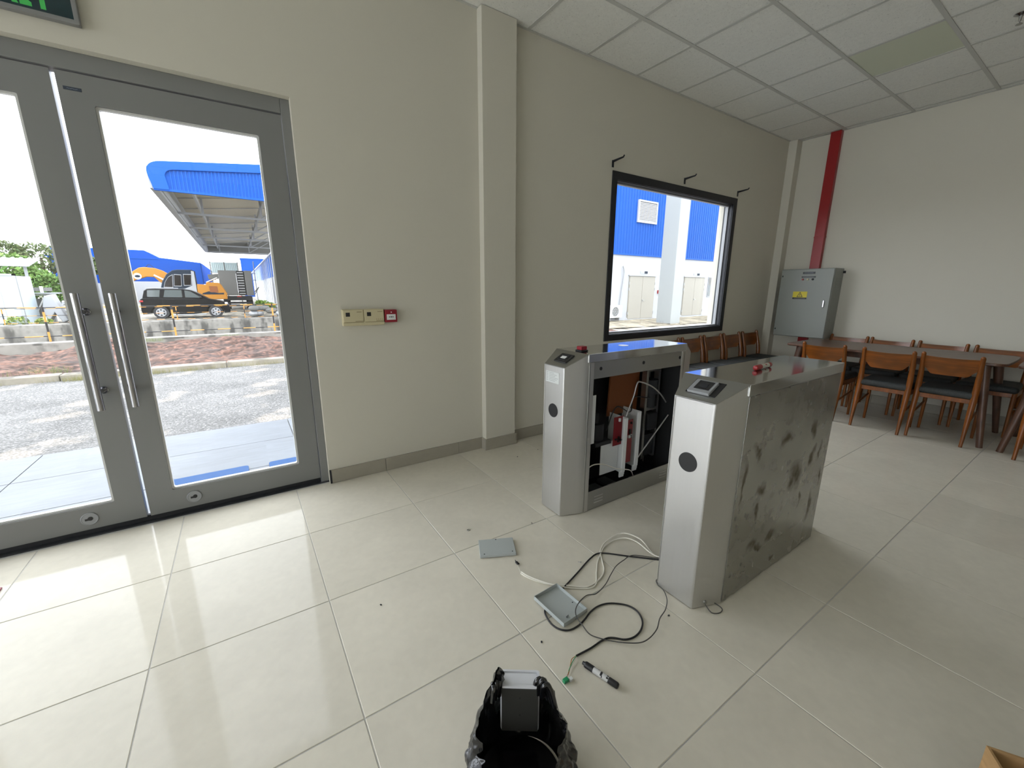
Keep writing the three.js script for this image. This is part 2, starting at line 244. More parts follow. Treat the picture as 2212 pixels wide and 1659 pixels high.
{ // glass double door
  const d = struct('door_1', 'pale grey aluminium double door with tall glass panes and chrome bar handles');
  mesh('door_frame', [bb(-0.437, DX1, 0, DH, -0.13, -0.05, 0.003), bb(DX0, -2.283, 0, DH, -0.13, -0.05, 0.003), bb(-2.283, -0.437, 2.312, DH, -0.13, -0.05, 0.003)], M.alu, d);
  mesh('threshold', bb(DX0, DX1, -0.13, 0.0035, -0.2, -0.036, 0.002), M.granite, d);
  mesh('brush_strip', bb(-2.28, -0.44, 0.004, 0.035, -0.097, -0.07), M.rubber, d);
  const leaf = (x0, x1, p0, p1, hx, side, lock) => {
    const l = mesh('door_leaf', ext(rect(x0, x1, 0.033, 2.305), -0.105, -0.06, [rrect(p0, p1, 0.163, 2.18, 0.012)]), M.alu, d);
    mesh('glazing_bead', ext(rrect(p0 - 0.001, p1 + 0.001, 0.162, 2.181, 0.013), -0.094, -0.071, [rrect(p0 + 0.011, p1 - 0.011, 0.174, 2.169, 0.012)]), M.bead, l);
    mesh('pane', bb(p0 + 0.002, p1 - 0.002, 0.165, 2.178, -0.086, -0.08), M.glass, l);
    const hz = 0.005, y0 = 0.705, y1 = 1.302;
    mesh('handle', cy(0.0155, 0.0155, y1 - y0, hx, y0, hz, 28), M.chrome, l);
    for (const y of [0.8, 1.21]) mesh('handle_post', [rod([hx, y, hz], [hx + side * 0.012, y, -0.061], 0.011, 0.011, 16), rod([hx + side * 0.012, y, -0.0605], [hx + side * 0.012, y, -0.055], 0.019, 0.019, 20)], M.chrome, l);
    mesh('lock', [new THREE.TorusGeometry(0.033, 0.004, 10, 36).translate(lock, 0.095, -0.058), rod([lock, 0.095, -0.0605], [lock, 0.095, -0.055], 0.03, 0.03, 32)], M.galv, l);
    mesh('keyhole', [rod([lock + 0.004, 0.097, -0.0552], [lock + 0.004, 0.097, -0.053], 0.011, 0.011, 20), bb(lock - 0.018, lock + 0.006, 0.088, 0.099, -0.0552, -0.0535)], M.black, l);
    return l;
  };
  leaf(-1.352, -0.44, -1.237, -0.562, -1.305, -1, -1.141).userData.label = 'right-hand glass door leaf';
  const l2 = leaf(-2.28, -1.369, -2.17, -1.488, -1.44, 1, -1.599); l2.userData.label = 'left-hand glass door leaf';
  mesh('maker_plate', bb(-1.333, -1.271, 2.228, 2.243, -0.0605, -0.0585, 0.001), std({ map: print(256, 64, (g) => { g.fillStyle = '#39424f'; g.fillRect(0, 0, 256, 64); g.fillStyle = '#8d97a5'; g.font = 'bold 30px sans-serif'; for (let i = 0; i < 7; i++) g.fillRect(52 + i * 22, 26 + (i % 3) * 3, 15, 9); }), roughness: 0.5 }), d.children.find((c) => c.userData.label?.startsWith('right')));
}
{ // dark aluminium picture window
  const w = struct('window_1', 'fixed picture window in a black aluminium frame');
  mesh('window_frame', ext(rect(2.222, 4.335, 0.826, 2.39), 0, 0.012, [rect(2.285, 4.262, 0.89, 2.318)], 0.002), M.blackAlu, w);
  mesh('sash', ext(rect(2.242, 4.318, 0.842, 2.373), -0.1, 0, [rect(2.29, 4.257, 0.895, 2.313)]), M.blackAlu, w);
  mesh('glazing_bead', ext(rect(2.29, 4.257, 0.895, 2.313), -0.075, -0.04, [rect(2.303, 4.244, 0.908, 2.3)]), M.galv, w);
  mesh('pane', bb(2.292, 4.255, 0.897, 2.311, -0.066, -0.06), M.glass, w);
}

// ---------------------------------------------------------------- wall fittings
{ // EXIT sign over the door
  const t = thing('exit_sign', 'grey-framed dark green EXIT sign on the wall above the double door', 'sign', [-1.412, 2.585, 0]);
  mesh('housing', ext(rrect(-0.197, 0.197, -0.112, 0.112, 0.006), 0.0005, 0.032, [rect(-0.18, 0.18, -0.094, 0.094)], 0.002), M.alu, t);
  const m = std({ map: print(1024, 536, (g, w, h) => { g.fillStyle = '#0d2e33'; g.fillRect(0, 0, w, h); g.fillStyle = '#46c05c'; g.font = 'bold 330px sans-serif'; g.textAlign = 'center'; g.textBaseline = 'alphabetic'; g.setTransform(0.95, 0, 0, 1.55, 0, 0); g.fillText('EXIT', w / 2 / 0.95, 500 / 1.55); }), roughness: 0.25 });
  mesh('face', new THREE.BoxGeometry(0.36, 0.188, 0.02).translate(0, 0, 0.012), m, t);
}
{ // beige twin access unit and red call point
  const t = thing('door_release_unit', 'beige twin plastic unit with two small dark windows, on the wall right of the door', 'control panel', [-0.083, 1.142, 0]);
  mesh('housing', [bb(-0.136, 0.136, -0.054, 0.054, 0.0005, 0.034, 0.004)], M.beige, t);
  for (const [k, x] of [[0, -0.068], [1, 0.068]]) {
    const c = mesh('module_cover', bb(x - 0.064, x + 0.064, -0.03, 0.05, 0.033, 0.04, 0.003), M.beige, t);
    mesh('display_window', bb(x - 0.048, x - 0.022, 0.008, 0.034, 0.039, 0.0415, 0.001), M.black, c);
    mesh('slot', [bb(x - 0.062, x + 0.062, -0.0335, -0.0305, 0.033, 0.0345), bb(x + 0.01, x + 0.062, -0.026, -0.022, 0.0395, 0.0405)], M.beigeDark, c);
    mesh('maker_mark', bb(x + 0.022, x + 0.054, 0.034, 0.039, 0.0395, 0.0403), M.beigeDark, c);
    if (k) for (let i = 0; i < 4; i++) mesh('indicator', bb(x + 0.012 + i * 0.012, x + 0.016 + i * 0.012, -0.017, -0.011, 0.0395, 0.0405), M.beigeDark, c);
  }
  const c = thing('call_point', 'small dark red fire call point with white panel, beside the beige unit', 'call point', [0.099, 1.146, 0]);
  mesh('body', [ext(rrect(-0.043, 0.043, -0.043, 0.043, 0.006), 0.0005, 0.04, [], 0.005)], M.redDark, c);
  mesh('break_glass', bb(-0.031, 0.031, -0.026, 0.012, 0.038, 0.0415, 0.001), M.whitePaint, c);
  mesh('arrow_marks', [ext([[-0.018, -0.006], [-0.009, -0.001], [-0.009, -0.011]], 0.0414, 0.0422), ext([[0.018, -0.006], [0.009, -0.001], [0.009, -0.011]], 0.0414, 0.0422), bb(-0.004, 0.004, -0.01, -0.002, 0.0414, 0.0422)], M.black, c);
  mesh('lamp', new THREE.SphereGeometry(0.004, 12, 8).translate(0.002, 0.026, 0.04), M.whitePaint, c);
}
{ // three small curtain brackets over the window
  [[2.222, 'black curtain bracket over the upper left corner of the window'], [3.298, 'black curtain bracket over the middle of the window'], [4.335, 'black curtain bracket over the upper right corner of the window']].forEach(([x, l], i) => {
    const t = thing('curtain_bracket', l, 'bracket', [x, 2.445, 0], 0, 'brackets above the window');
    mesh('plate', bb(-0.012, 0.012, -0.03, 0.03, 0, 0.006, 0.002), M.blackAlu, t);
    mesh('arm', [rod([0, 0.02, 0.004], [0.005, 0.03, 0.12], 0.011, 0.007, 10), rod([0.005, 0.03, 0.118], [0.005, 0.044, 0.13], 0.007, 0.006, 10)], M.blackAlu, t);
  });
}
{ // electrical cabinet on the far wall
  const t = thing('electrical_cabinet', 'grey steel electrical cabinet with a yellow warning sign on the far wall', 'cabinet', [X1, 0.738, 0.502]);
  mesh('body', [bb(-0.255, -0.001, 0, 0.858, -0.3, 0.288, 0.004)], M.greyPaint, t);
  const d = mesh('door', bb(-0.276, -0.257, 0.006, 0.852, -0.296, 0.284, 0.006), M.greyPaint, t), f = -0.2775;
  const sign = std({ map: print(512, 288, (g, w, h) => { g.fillStyle = '#d8c61a'; g.fillRect(0, 0, w, h); g.fillStyle = '#161616'; g.fillRect(0, 222, w, 66); g.lineWidth = 20; g.lineJoin = 'round'; g.strokeStyle = '#1a1a10'; g.beginPath(); g.moveTo(256, 26); g.lineTo(352, 198); g.lineTo(160, 198); g.closePath(); g.stroke(); g.beginPath(); g.moveTo(266, 76); g.lineTo(234, 134); g.lineTo(258, 134); g.lineTo(246, 186); g.lineTo(284, 120); g.lineTo(260, 120); g.closePath(); g.fillStyle = '#1a1a10'; g.fill(); g.fillStyle = '#8d8d85'; for (let i = 0; i < 11; i++) g.fillRect(60 + i * 36, 246, 26, 16); }), roughness: 0.4 });
  const plate = (m, z, y, w, h, name) => mesh(name, new THREE.BoxGeometry(w, h, 0.003).rotateY(-Math.PI / 2).translate(f, y, z), m, d);
  plate(sign, -0.045, 0.53, 0.16, 0.095, 'warning_sign');
  const lab = std({ map: print(256, 48, (g) => { g.fillStyle = '#10141a'; g.fillRect(0, 0, 256, 48); g.fillStyle = '#7e858c'; for (let i = 0; i < 9; i++) g.fillRect(34 + i * 21, 17, 15, 13); }), roughness: 0.4 });
  plate(lab, 0.02, 0.806, 0.135, 0.026, 'label_plate'); plate(lab, 0.022, 0.757, 0.155, 0.017, 'label_plate');
  for (const [z, m] of [[-0.038, M.red], [0.017, M.beige], [0.071, M.rubber]]) mesh('indicator_lamp', [rod([-0.276, 0.727, z], [-0.287, 0.727, z], 0.012, 0.011, 20)], m, d);
  mesh('handle', bb(-0.289, -0.275, 0.385, 0.475, 0.218, 0.237, 0.006), M.chrome, d);
  for (const y of [0.08, 0.76]) mesh('hinge', bb(-0.28, -0.27, y, y + 0.02, -0.283, -0.271, 0.002), M.black, t);
  for (const [y0, n] of [[0.62, 6], [0.12, 6]]) for (let i = 0; i < n; i++) mesh('louvre', bb(-0.19, -0.08, y0 + i * 0.022, y0 + i * 0.022 + 0.009, 0.2875, 0.292, 0.002), M.greyPaint, t);
  mesh('lug', bb(-0.03, -0.001, 0.8, 0.83, 0.288, 0.31, 0.003), M.black, t);
  const k = thing('cable_trunk', 'red painted cable duct rising from the grey cabinet to the ceiling', 'cable duct', [X1, 0, 0.482]);
  mesh('upper_duct', bb(-0.06, 0, 1.597, H - 0.002, -0.055, 0.055, 0.003), M.red, k);
  mesh('coupling', bb(-0.063, -0.001, 1.98, 2.0, -0.058, 0.058, 0.002), M.red, k);
  const k2 = thing('cable_trunk', 'red painted cable duct running from under the grey cabinet down to the floor', 'cable duct', [X1, 0, 0.482]);
  mesh('lower_duct', bb(-0.06, -0.012, 0.25, 0.7375, -0.055, 0.055, 0.003), M.red, k2);
  mesh('flared_foot', [ext([[-0.06, 0.3], [0.05, 0.3], [0.05, 0.001], [-0.26, 0.001], [-0.26, 0.1], [-0.13, 0.16]], 0.012, 0.062).rotateY(-Math.PI / 2).translate(0, 0, 0)].map((g) => g.scale(1, 1, 1)), M.red, k2);
}
{ // sprinkler
  const t = thing('sprinkler', 'small metal pendent sprinkler head on the ceiling', 'sprinkler', [3.99, H, 2.05]);
  mesh('rose', cy(0.012, 0.036, 0.012, 0, -0.0125, 0, 28), M.chrome, t);
  mesh('body', [cy(0.008, 0.01, 0.03, 0, -0.042, 0, 16), rod([-0.012, -0.035, 0], [-0.005, -0.06, 0], 0.002), rod([0.012, -0.035, 0], [0.005, -0.06, 0], 0.002)], M.steelDark, t);
  mesh('deflector', cy(0.018, 0.016, 0.003, 0, -0.063, 0, 20), M.steelDark, t);
}

// ---------------------------------------------------------------- turnstiles
function sheet(plan, y0, top, t = 0.002) { // a vertical metal sheet that follows a plan line [u, w]; top(u) is its upper edge
  const n = plan.length, P = [], N = plan.map((p, i) => { const a = plan[Math.max(0, i - 1)], b = plan[Math.min(n - 1, i + 1)], dx = b[0] - a[0], dz = b[1] - a[1], l = Math.hypot(dx, dz); return [-dz / l, dx / l]; });
  const O = (i, y) => [plan[i][0], y, plan[i][1]], I = (i, y) => [plan[i][0] - N[i][0] * t, y, plan[i][1] - N[i][1] * t], q = (a, b, c, d) => P.push(...a, ...b, ...c, ...a, ...c, ...d);
  for (let i = 0; i + 1 < n; i++) {
    const ta = top(plan[i][0]), tb = top(plan[i + 1][0]);
    q(O(i, y0), O(i + 1, y0), O(i + 1, tb), O(i, ta)); q(I(i + 1, y0), I(i, y0), I(i, ta), I(i + 1, tb));
    q(O(i, ta), O(i + 1, tb), I(i + 1, tb), I(i, ta)); q(I(i, y0), I(i + 1, y0), O(i + 1, y0), O(i, y0));
  }
  q(I(0, y0), O(0, y0), O(0, top(plan[0][0])), I(0, top(plan[0][0]))); q(O(n - 1, y0), I(n - 1, y0), I(n - 1, top(plan[n - 1][0])), O(n - 1, top(plan[n - 1][0])));
  const g = new THREE.BufferGeometry(); g.setAttribute('position', new THREE.Float32BufferAttribute(P, 3)); g.computeVertexNormals();
  return boxuv(toCreasedNormals(g, 0.5), 1.4);
}
const bend = (a, c, b, k = 7) => Array.from({ length: k + 1 }, (_, i) => { const s = i / k; return [0, 1].map((j) => (1 - s) ** 2 * a[j] + 2 * s * (1 - s) * c[j] + s * s * b[j]); });
function turnstile(zc, label, open) {
  const t = thing('turnstile', label, 'turnstile', [1.26, 0, zc]);
  const B = 0.012, hw = 0.0875, W = 0.14, U = 0.58, S = 0.44;
  const top = (u) => Math.min(Math.abs(u) > 0.4405 ? 0.906 + ((U - Math.abs(u)) / 0.13) * 0.07 : 0.929, 0.976);
  for (const e of [-1, 1]) { // e = -1 is the end that faces the door side
    const mir = (l) => l.map(([u, w]) => [u * e, w]), fwd = (l) => (e < 0 ? l : [...l].reverse());
    const corner = (s) => [...bend([U - 0.001, s * (hw + 0.0015)], [U - 0.012, s * (hw + 0.006)], [U - 0.024, s * (hw + 0.0105)], 3), ...bend([S + 0.045, s * (W - 0.017)], [S, s * W], [S - 0.035, s * W], 8)];
    const order = (l, s) => { const flip = (s > 0) !== (e < 0); return flip ? [...l].reverse() : l; };
    // front sheet with softly folded edges
    const fp = [[U - 0.006, -hw - 0.001], ...bend([U - 0.003, -hw + 0.001], [U, -hw + 0.003], [U, -hw + 0.01], 4), [U, 0], ...bend([U, hw - 0.01], [U, hw - 0.003], [U - 0.003, hw - 0.001], 4), [U - 0.006, hw + 0.001]];
    mesh('front_panel', sheet(mir(e < 0 ? [...fp] : [...fp].reverse()).map((p) => p), 0.004, top), M.steel, t).userData.label = e < 0 ? 'narrow front panel with a black round reader window' : 'narrow rear panel';
    for (const s of [-1, 1]) mesh('corner_panel', sheet(order(mir(corner(s)), s), 0.004, top), M.steel, t);
    // sloping reader plate
    const q = [[-e * -U, 0.908, hw], [-e * -U, 0.908, -hw], [-e * -0.45, 0.979, -W], [-e * -0.45, 0.979, W]].map((p) => V(p[0] * 1, p[1], p[2]));
    const pos = []; const dn = V(0, -0.004, 0), lo = q.map((p) => p.clone().add(dn)), Q = (a, b, c, d) => [a, b, c, a, c, d].forEach((p) => pos.push(p.x, p.y, p.z));
    const w = e < 0 ? [0, 3, 2, 1] : [0, 1, 2, 3]; const A = w.map((i) => q[i]), L = w.map((i) => lo[i]);
    Q(A[0], A[1], A[2], A[3]); Q(L[3], L[2], L[1], L[0]); for (let i = 0; i < 4; i++) { const j = (i + 1) % 4; Q(A[j], A[i], L[i], L[j]); }
    const g = new THREE.BufferGeometry(); g.setAttribute('position', new THREE.Float32BufferAttribute(pos, 3)); g.computeVertexNormals();
    mesh('reader_plate', boxuv(g), M.steelDark, t);
  }
  mesh('top_cover', bb(-0.45, 0.45, 0.931, 0.979, -0.1415, 0.1415, 0.0025), M.steelTop, t);
  mesh('base_rail', [bb(-0.43, 0.43, 0.004, 0.03, -0.136, -0.128), bb(-0.43, 0.43, 0.004, 0.03, 0.128, 0.136)], M.steelDark, t);
  for (const [u, w] of [[-0.54, 0.06], [-0.54, -0.06], [0.54, 0.06], [0.54, -0.06]]) mesh('foot', cy(0.012, 0.012, 0.006, u, 0, w, 14), M.rubber, t);
  mesh('side_panel', boxuv(bb(-0.4395, 0.4395, 0.008, 0.929, -0.14, -0.137, 0.001)), M.steel, t);
  mesh('reader_window', [rod([-0.5795, 0.643, 0], [-0.5825, 0.643, 0], 0.041, 0.0405, 48)], M.black, t);
  return t;
}
const slope = Math.atan2(0.071, 0.13);
function onSlope(geo, cx, cz) { return geo.rotateZ(slope).translate(cx, 0.906 + ((cx + 0.58) / 0.13) * 0.071 + 0.003, cz); } // lies on the sloping plate
const T1 = turnstile(1.12, 'stainless steel turnstile with its side panel off, showing red boards and wiring', true);
{
  const o = [[-0.4395, 0.008], [0.4395, 0.008], [0.4395, 0.929], [-0.4395, 0.929]];
  mesh('side_frame', boxuv(ext(o, 0.134, 0.138, [rect(-0.401, 0.416, 0.13, 0.833)], 0.0008), 1.2), M.steelDark, T1);
  for (const u of [-0.35, 0.02, 0.385]) mesh('lock_hole', rod([u, 0.889, 0.1375], [u, 0.889, 0.1395], 0.0105, 0.0105, 20), M.black, T1);
  for (const u of [-0.35, 0.28]) for (let i = 0; i < 3; i++) mesh('vent_slot', bb(u, u + 0.075, 0.04 + i * 0.02, 0.047 + i * 0.02, 0.137, 0.1405, 0.0015), M.steel, T1);
  mesh('added_dark_lining', [bb(-0.43, 0.43, 0.03, 0.92, -0.134, -0.13), bb(-0.43, 0.43, 0.03, 0.036, -0.13, 0.13), bb(-0.44, -0.434, 0.03, 0.92, -0.12, 0.12), bb(0.434, 0.44, 0.03, 0.92, -0.12, 0.12)], M.black, T1);  // black sheets added over the steel to keep the inside dark
  mesh('mounting_board', boxuv(bb(-0.09, 0.25, 0.5, 0.79, -0.07, -0.058, 0.002)).rotateZ(-0.05).rotateY(0.12), M.brownBoard, T1);
  for (const [u, y1, w] of [[-0.06, 0.53, 0.1], [0.09, 0.545, 0.08]]) mesh('bracket', [bb(u - 0.016, u + 0.018, 0.16, y1, w - 0.006, w + 0.004, 0.003), bb(u + 0.014, u + 0.018, 0.14, y1, w - 0.16, w, 0.002), bb(u - 0.03, u + 0.012, 0.128, 0.17, w - 0.008, w + 0.002, 0.003)], M.whitePaint, T1);
  mesh('white_plate', bb(-0.21, -0.05, 0.15, 0.37, 0.035, 0.041, 0.003), M.whitePaint, T1);
  for (const [u0, u1, y0, y1, w] of [[-0.125, -0.035, 0.34, 0.535, 0.06], [-0.005, 0.045, 0.2, 0.5, 0.07]]) {
    const b = mesh('circuit_board', bb(u0, u1, y0, y1, w - 0.003, w, 0.001), M.pcb, T1);
    for (let i = 0; i < 6; i++) mesh('chip', bx(rr(0.008, 0.02), rr(0.008, 0.03), 0.01, rr(u0 + 0.015, u1 - 0.015), rr(y0 + 0.02, y1 - 0.02), w + 0.005), i % 3 ? M.black : M.whitePaint, b);
  }
  mesh('motor', [cy(0.055, 0.055, 0.12, -0.2, 0.37, -0.03, 28), bb(-0.27, -0.13, 0.36, 0.385, -0.1, 0.05), cy(0.02, 0.02, 0.06, -0.2, 0.49, -0.03, 20)], M.rubber, T1);
  mesh('gate_frame', [bb(0.24, 0.262, 0.14, 0.8, -0.04, 0.0), bb(0.37, 0.39, 0.14, 0.8, -0.04, 0.0), bb(0.24, 0.39, 0.78, 0.8, -0.04, 0.0), bb(0.24, 0.39, 0.5, 0.52, -0.04, 0.0)], M.steelDark, T1);
  mesh('gate_drive', [cy(0.05, 0.05, 0.1, 0.315, 0.62, -0.02, 24), cy(0.035, 0.035, 0.11, 0.315, 0.52, -0.02, 20)], M.rubber, T1);
  mesh('gearbox', bb(0.265, 0.365, 0.36, 0.48, -0.07, 0.02, 0.006), M.rubber, T1); mesh('power_supply', bb(0.265, 0.365, 0.16, 0.32, -0.08, 0.0, 0.004), M.rubber, T1);
  mesh('steel_rod', tube([[-0.04, 0.534, 0.08], [0.02, 0.66, 0.08], [0.052, 0.75, 0.08], [0.08, 0.747, 0.08], [0.2, 0.7, 0.08], [0.29, 0.64, 0.08], [0.39, 0.56, 0.06]], 0.005, 60, 8), M.steel, T1);
  mesh('steel_rod', rod([0.4, 0.47, 0.08], [0.1, 0.213, 0.08], 0.005), M.steel, T1);
  mesh('label_strip', bb(-0.397, -0.358, 0.43, 0.73, 0.118, 0.121, 0.001), M.whitePaint, T1);
  mesh('wire', tube([[-0.4, 0.25, 0.1], [-0.33, 0.27, 0.09], [-0.24, 0.255, 0.09], [-0.12, 0.2, 0.1], [0.02, 0.15, 0.1], [0.06, 0.1, 0.09]], 0.0035, 40, 6), M.cableW, T1);
  mesh('wire', tube([[-0.15, 0.44, 0.02], [-0.1, 0.6, 0.05], [0.02, 0.55, 0.06], [0.12, 0.62, 0.0], [0.26, 0.6, 0.02]], 0.004, 40, 6), M.cableK, T1);
  for (const g of [bx(0.15, 0.03, 0.08, -0.26, 0.052, 0.02), bx(0.08, 0.02, 0.1, -0.08, 0.047, -0.02), bx(0.2, 0.015, 0.06, 0.2, 0.044, 0.05)]) mesh('loose_bracket', g, M.steelDark, T1);
  // reader, sticker, blank cap
  const r = mesh('card_reader', onSlope(bx(0.075, 0.008, 0.105, 0, 0.002, 0, 0.002), -0.515, 0.008), M.black, T1);
  mesh('reader_face', onSlope(bx(0.05, 0.004, 0.06, 0, 0.006, 0, 0.0015), -0.515, 0.008), M.rubber, r);
  mesh('reader_label', onSlope(bx(0.02, 0.002, 0.04, 0, 0.0085, 0), -0.515, 0.008), M.whitePaint, r);
  const st = std({ map: print(256, 140, (g) => { g.fillStyle = '#d3d6d4'; g.fillRect(0, 0, 256, 140); g.strokeStyle = '#9a9c9b'; g.strokeRect(3, 3, 250, 134); g.fillStyle = '#8b8d8e'; for (let y = 0; y < 6; y++) { g.fillRect(12, 16 + y * 19, 34, 5); g.fillRect(66, 16 + y * 19, 90 + ((y * 53) % 80), 4); } }), roughness: 0.5 });
  mesh('rating_sticker', new THREE.BoxGeometry(0.12, 0.066, 0.001).rotateY(-Math.PI / 2).translate(-0.5805, 0.838, -0.014), st, T1);
  mesh('blank_cap', [cy(0.032, 0.032, 0.0012, 0, 0.979, 0, 36).scale(1, 1, 1).translate(0.005, 0, -0.02)], M.steelDark, T1);
}
const T2 = turnstile(1.99, 'stainless steel turnstile with a closed, dirt-stained side panel', false);
{
  const g = bb(-0.4395, 0.4395, 0.008, 0.929, 0.137, 0.14, 0.001), f = flat(g), p = f.attributes.position, uv = new Float32Array(p.count * 2);
  for (let i = 0; i < p.count; i++) { uv[i * 2] = (p.getX(i) + 0.44) / 0.88; uv[i * 2 + 1] = p.getY(i) / 0.93; }
  f.setAttribute('uv', new THREE.BufferAttribute(uv, 2));
  mesh('side_panel', f, M.steelDirty, T2).userData.label = 'side panel with brown dirt blotches';
  mesh('reader_recess', onSlope(bx(0.088, 0.003, 0.125, 0, 0, 0), -0.512, 0.0), M.black, T2);
  const r = mesh('card_reader', onSlope(bx(0.078, 0.012, 0.092, 0, 0.007, 0, 0.002), -0.518, -0.006), M.galv, T2);
  mesh('reader_face', onSlope(bx(0.052, 0.004, 0.064, 0, 0.0125, 0, 0.001), -0.513, -0.002), M.black, r);
  mesh('reader_lens', onSlope(bx(0.024, 0.004, 0.034, 0, 0.0145, 0, 0.001), -0.515, -0.002), M.rubber, r);
  mesh('bolt', rod([-0.52, 0.026, 0.11], [-0.522, 0.026, 0.116], 0.008, 0.008, 14), M.steelDark, T2);
}
{ // things left on the turnstiles
  const e = thing('push_button', 'dark red square push button standing on top of the open turnstile', 'button', [0.862, 0.979, 1.145]);
  mesh('base', bx(0.055, 0.008, 0.05, 0, 0.0045, 0, 0.002), M.rubber, e); mesh('cap', bx(0.046, 0.022, 0.042, 0, 0.0195, 0, 0.005), M.redDark, e);
  const m = thing('marker_pen', 'red and white marker pen lying on top of the closed turnstile', 'pen', [1.2, 0.991, 1.99], 0.06);
  const rot = (g) => g.rotateZ(-Math.PI / 2);
  mesh('barrel', rot(cy(0.0105, 0.0105, 0.075, 0, -0.035, 0, 20)), std({ map: print(128, 64, (q) => { q.fillStyle = '#c9c9bd'; q.fillRect(0, 0, 128, 64); q.fillStyle = '#b04a45'; for (let i = 0; i < 6; i++) q.fillRect(10 + i * 19, 24, 13, 12); }), roughness: 0.4 }), m);
  mesh('cap', rot(new THREE.LatheGeometry([[0, -0.09], [0.009, -0.09], [0.0115, -0.085], [0.012, -0.04], [0.0108, -0.035]].map(([x, y]) => new THREE.Vector2(x, y)), 20)), M.red, m);
  mesh('end_plug', rot(new THREE.LatheGeometry([[0.0108, 0.04], [0.0115, 0.045], [0.0115, 0.062], [0.008, 0.068], [0, 0.068]].map(([x, y]) => new THREE.Vector2(x, y)), 20)), M.red, m);
}

// ---------------------------------------------------------------- tables and chairs
function chair(name, label, group) { // faces +x, stands on y = 0
  const t = thing(name, label, 'chair', [0, 0, 0], 0, group);
  const wood = (g) => boxuv(g, 1);
  for (const s of [-1, 1]) {
    const c = new THREE.CatmullRomCurve3([V(-0.215, 0, s * 0.179), V(-0.19, 0.2, s * 0.179), V(-0.165, 0.44, s * 0.179), V(-0.175, 0.58, s * 0.179), V(-0.225, 0.785, s * 0.179)]), g = new THREE.TubeGeometry(c, 28, 0.0195, 12), p = g.attributes.position;
    for (let i = 0; i < p.count; i++) { const u = Math.floor(i / 13) / 28, q = c.getPointAt(u), k = 0.62 + 0.5 * smooth(0, 0.5, u) - 0.28 * smooth(0.6, 1, u); p.setXYZ(i, q.x + (p.getX(i) - q.x) * k * 1.15, p.getY(i), q.z + (p.getZ(i) - q.z) * k); }
    g.computeVertexNormals();
    mesh('rear_leg', wood(mg(g, new THREE.SphereGeometry(0.0158, 12, 8).translate(-0.2255, 0.784, s * 0.179))), M.wood, t);
    mesh('front_leg', wood(rod([0.205, 0, s * 0.181], [0.195, 0.425, s * 0.178], 0.0115, 0.0175, 14)), M.wood, t);
    mesh('side_rail', wood(mg(bx(0.37, 0.05, 0.02, 0.015, 0.398, s * 0.181, 0.004))), M.wood, t);
    mesh('stretcher', wood(rod([-0.19, 0.21, s * 0.179], [0.2, 0.275, s * 0.181], 0.009, 0.009, 10)), M.wood, t);
  }
  mesh('seat_rail', wood(bx(0.02, 0.045, 0.355, 0.195, 0.4, 0, 0.004)), M.wood, t);
  mesh('seat_rail', wood(bx(0.02, 0.04, 0.35, -0.16, 0.398, 0, 0.004)), M.wood, t);
  const cu = new RoundedBoxGeometry(0.42, 0.062, 0.385, 5, 0.026), p = cu.attributes.position;
  for (let i = 0; i < p.count; i++) { const x = p.getX(i), z = p.getZ(i), e = (1 - (x / 0.21) ** 2) * (1 - (z / 0.1925) ** 2); if (p.getY(i) > 0) p.setY(i, p.getY(i) + 0.014 * e); p.setZ(i, z * (1 + 0.04 * x / 0.2)); }
  cu.computeVertexNormals();
  mesh('cushion', boxuv(cu.translate(0.025, 0.448, 0), 1), M.fabric, t);
  { // curved back board, deep in the middle and shallow at the posts
    const n = 24, P = [], at = (i, top, back) => { const s = -1 + (2 * i) / n, z = s * 0.177, lo = 0.607 + 0.058 * smooth(0.6, 0.95, Math.abs(s)), y = top ? 0.768 - 0.006 * (1 - s * s) : lo, x = -0.168 - ((y - 0.56) / 0.225) * 0.052 - 0.026 * (1 - s * s) - (back ? 0.007 : -0.007); return [x, y, z]; };
    const q = (a, b, c, d) => P.push(...a, ...b, ...c, ...a, ...c, ...d);
    for (let i = 0; i < n; i++) { q(at(i, 0, 0), at(i, 1, 0), at(i + 1, 1, 0), at(i + 1, 0, 0)); q(at(i + 1, 0, 1), at(i + 1, 1, 1), at(i, 1, 1), at(i, 0, 1)); q(at(i, 1, 0), at(i, 1, 1), at(i + 1, 1, 1), at(i + 1, 1, 0)); q(at(i, 0, 1), at(i, 0, 0), at(i + 1, 0, 0), at(i + 1, 0, 1)); }
    const g = new THREE.BufferGeometry(); g.setAttribute('position', new THREE.Float32BufferAttribute(P, 3)); g.computeVertexNormals();
    const uvg = boxuv(toCreasedNormals(g, 0.7), 1), uv = uvg.attributes.uv, ps = uvg.attributes.position;
    for (let i = 0; i < uv.count; i++) uv.setXY(i, ps.getY(i) * 0.9, ps.getZ(i) * 0.9 + 0.3);
    mesh('backrest', uvg, M.wood, t);
  }
  return t;
}
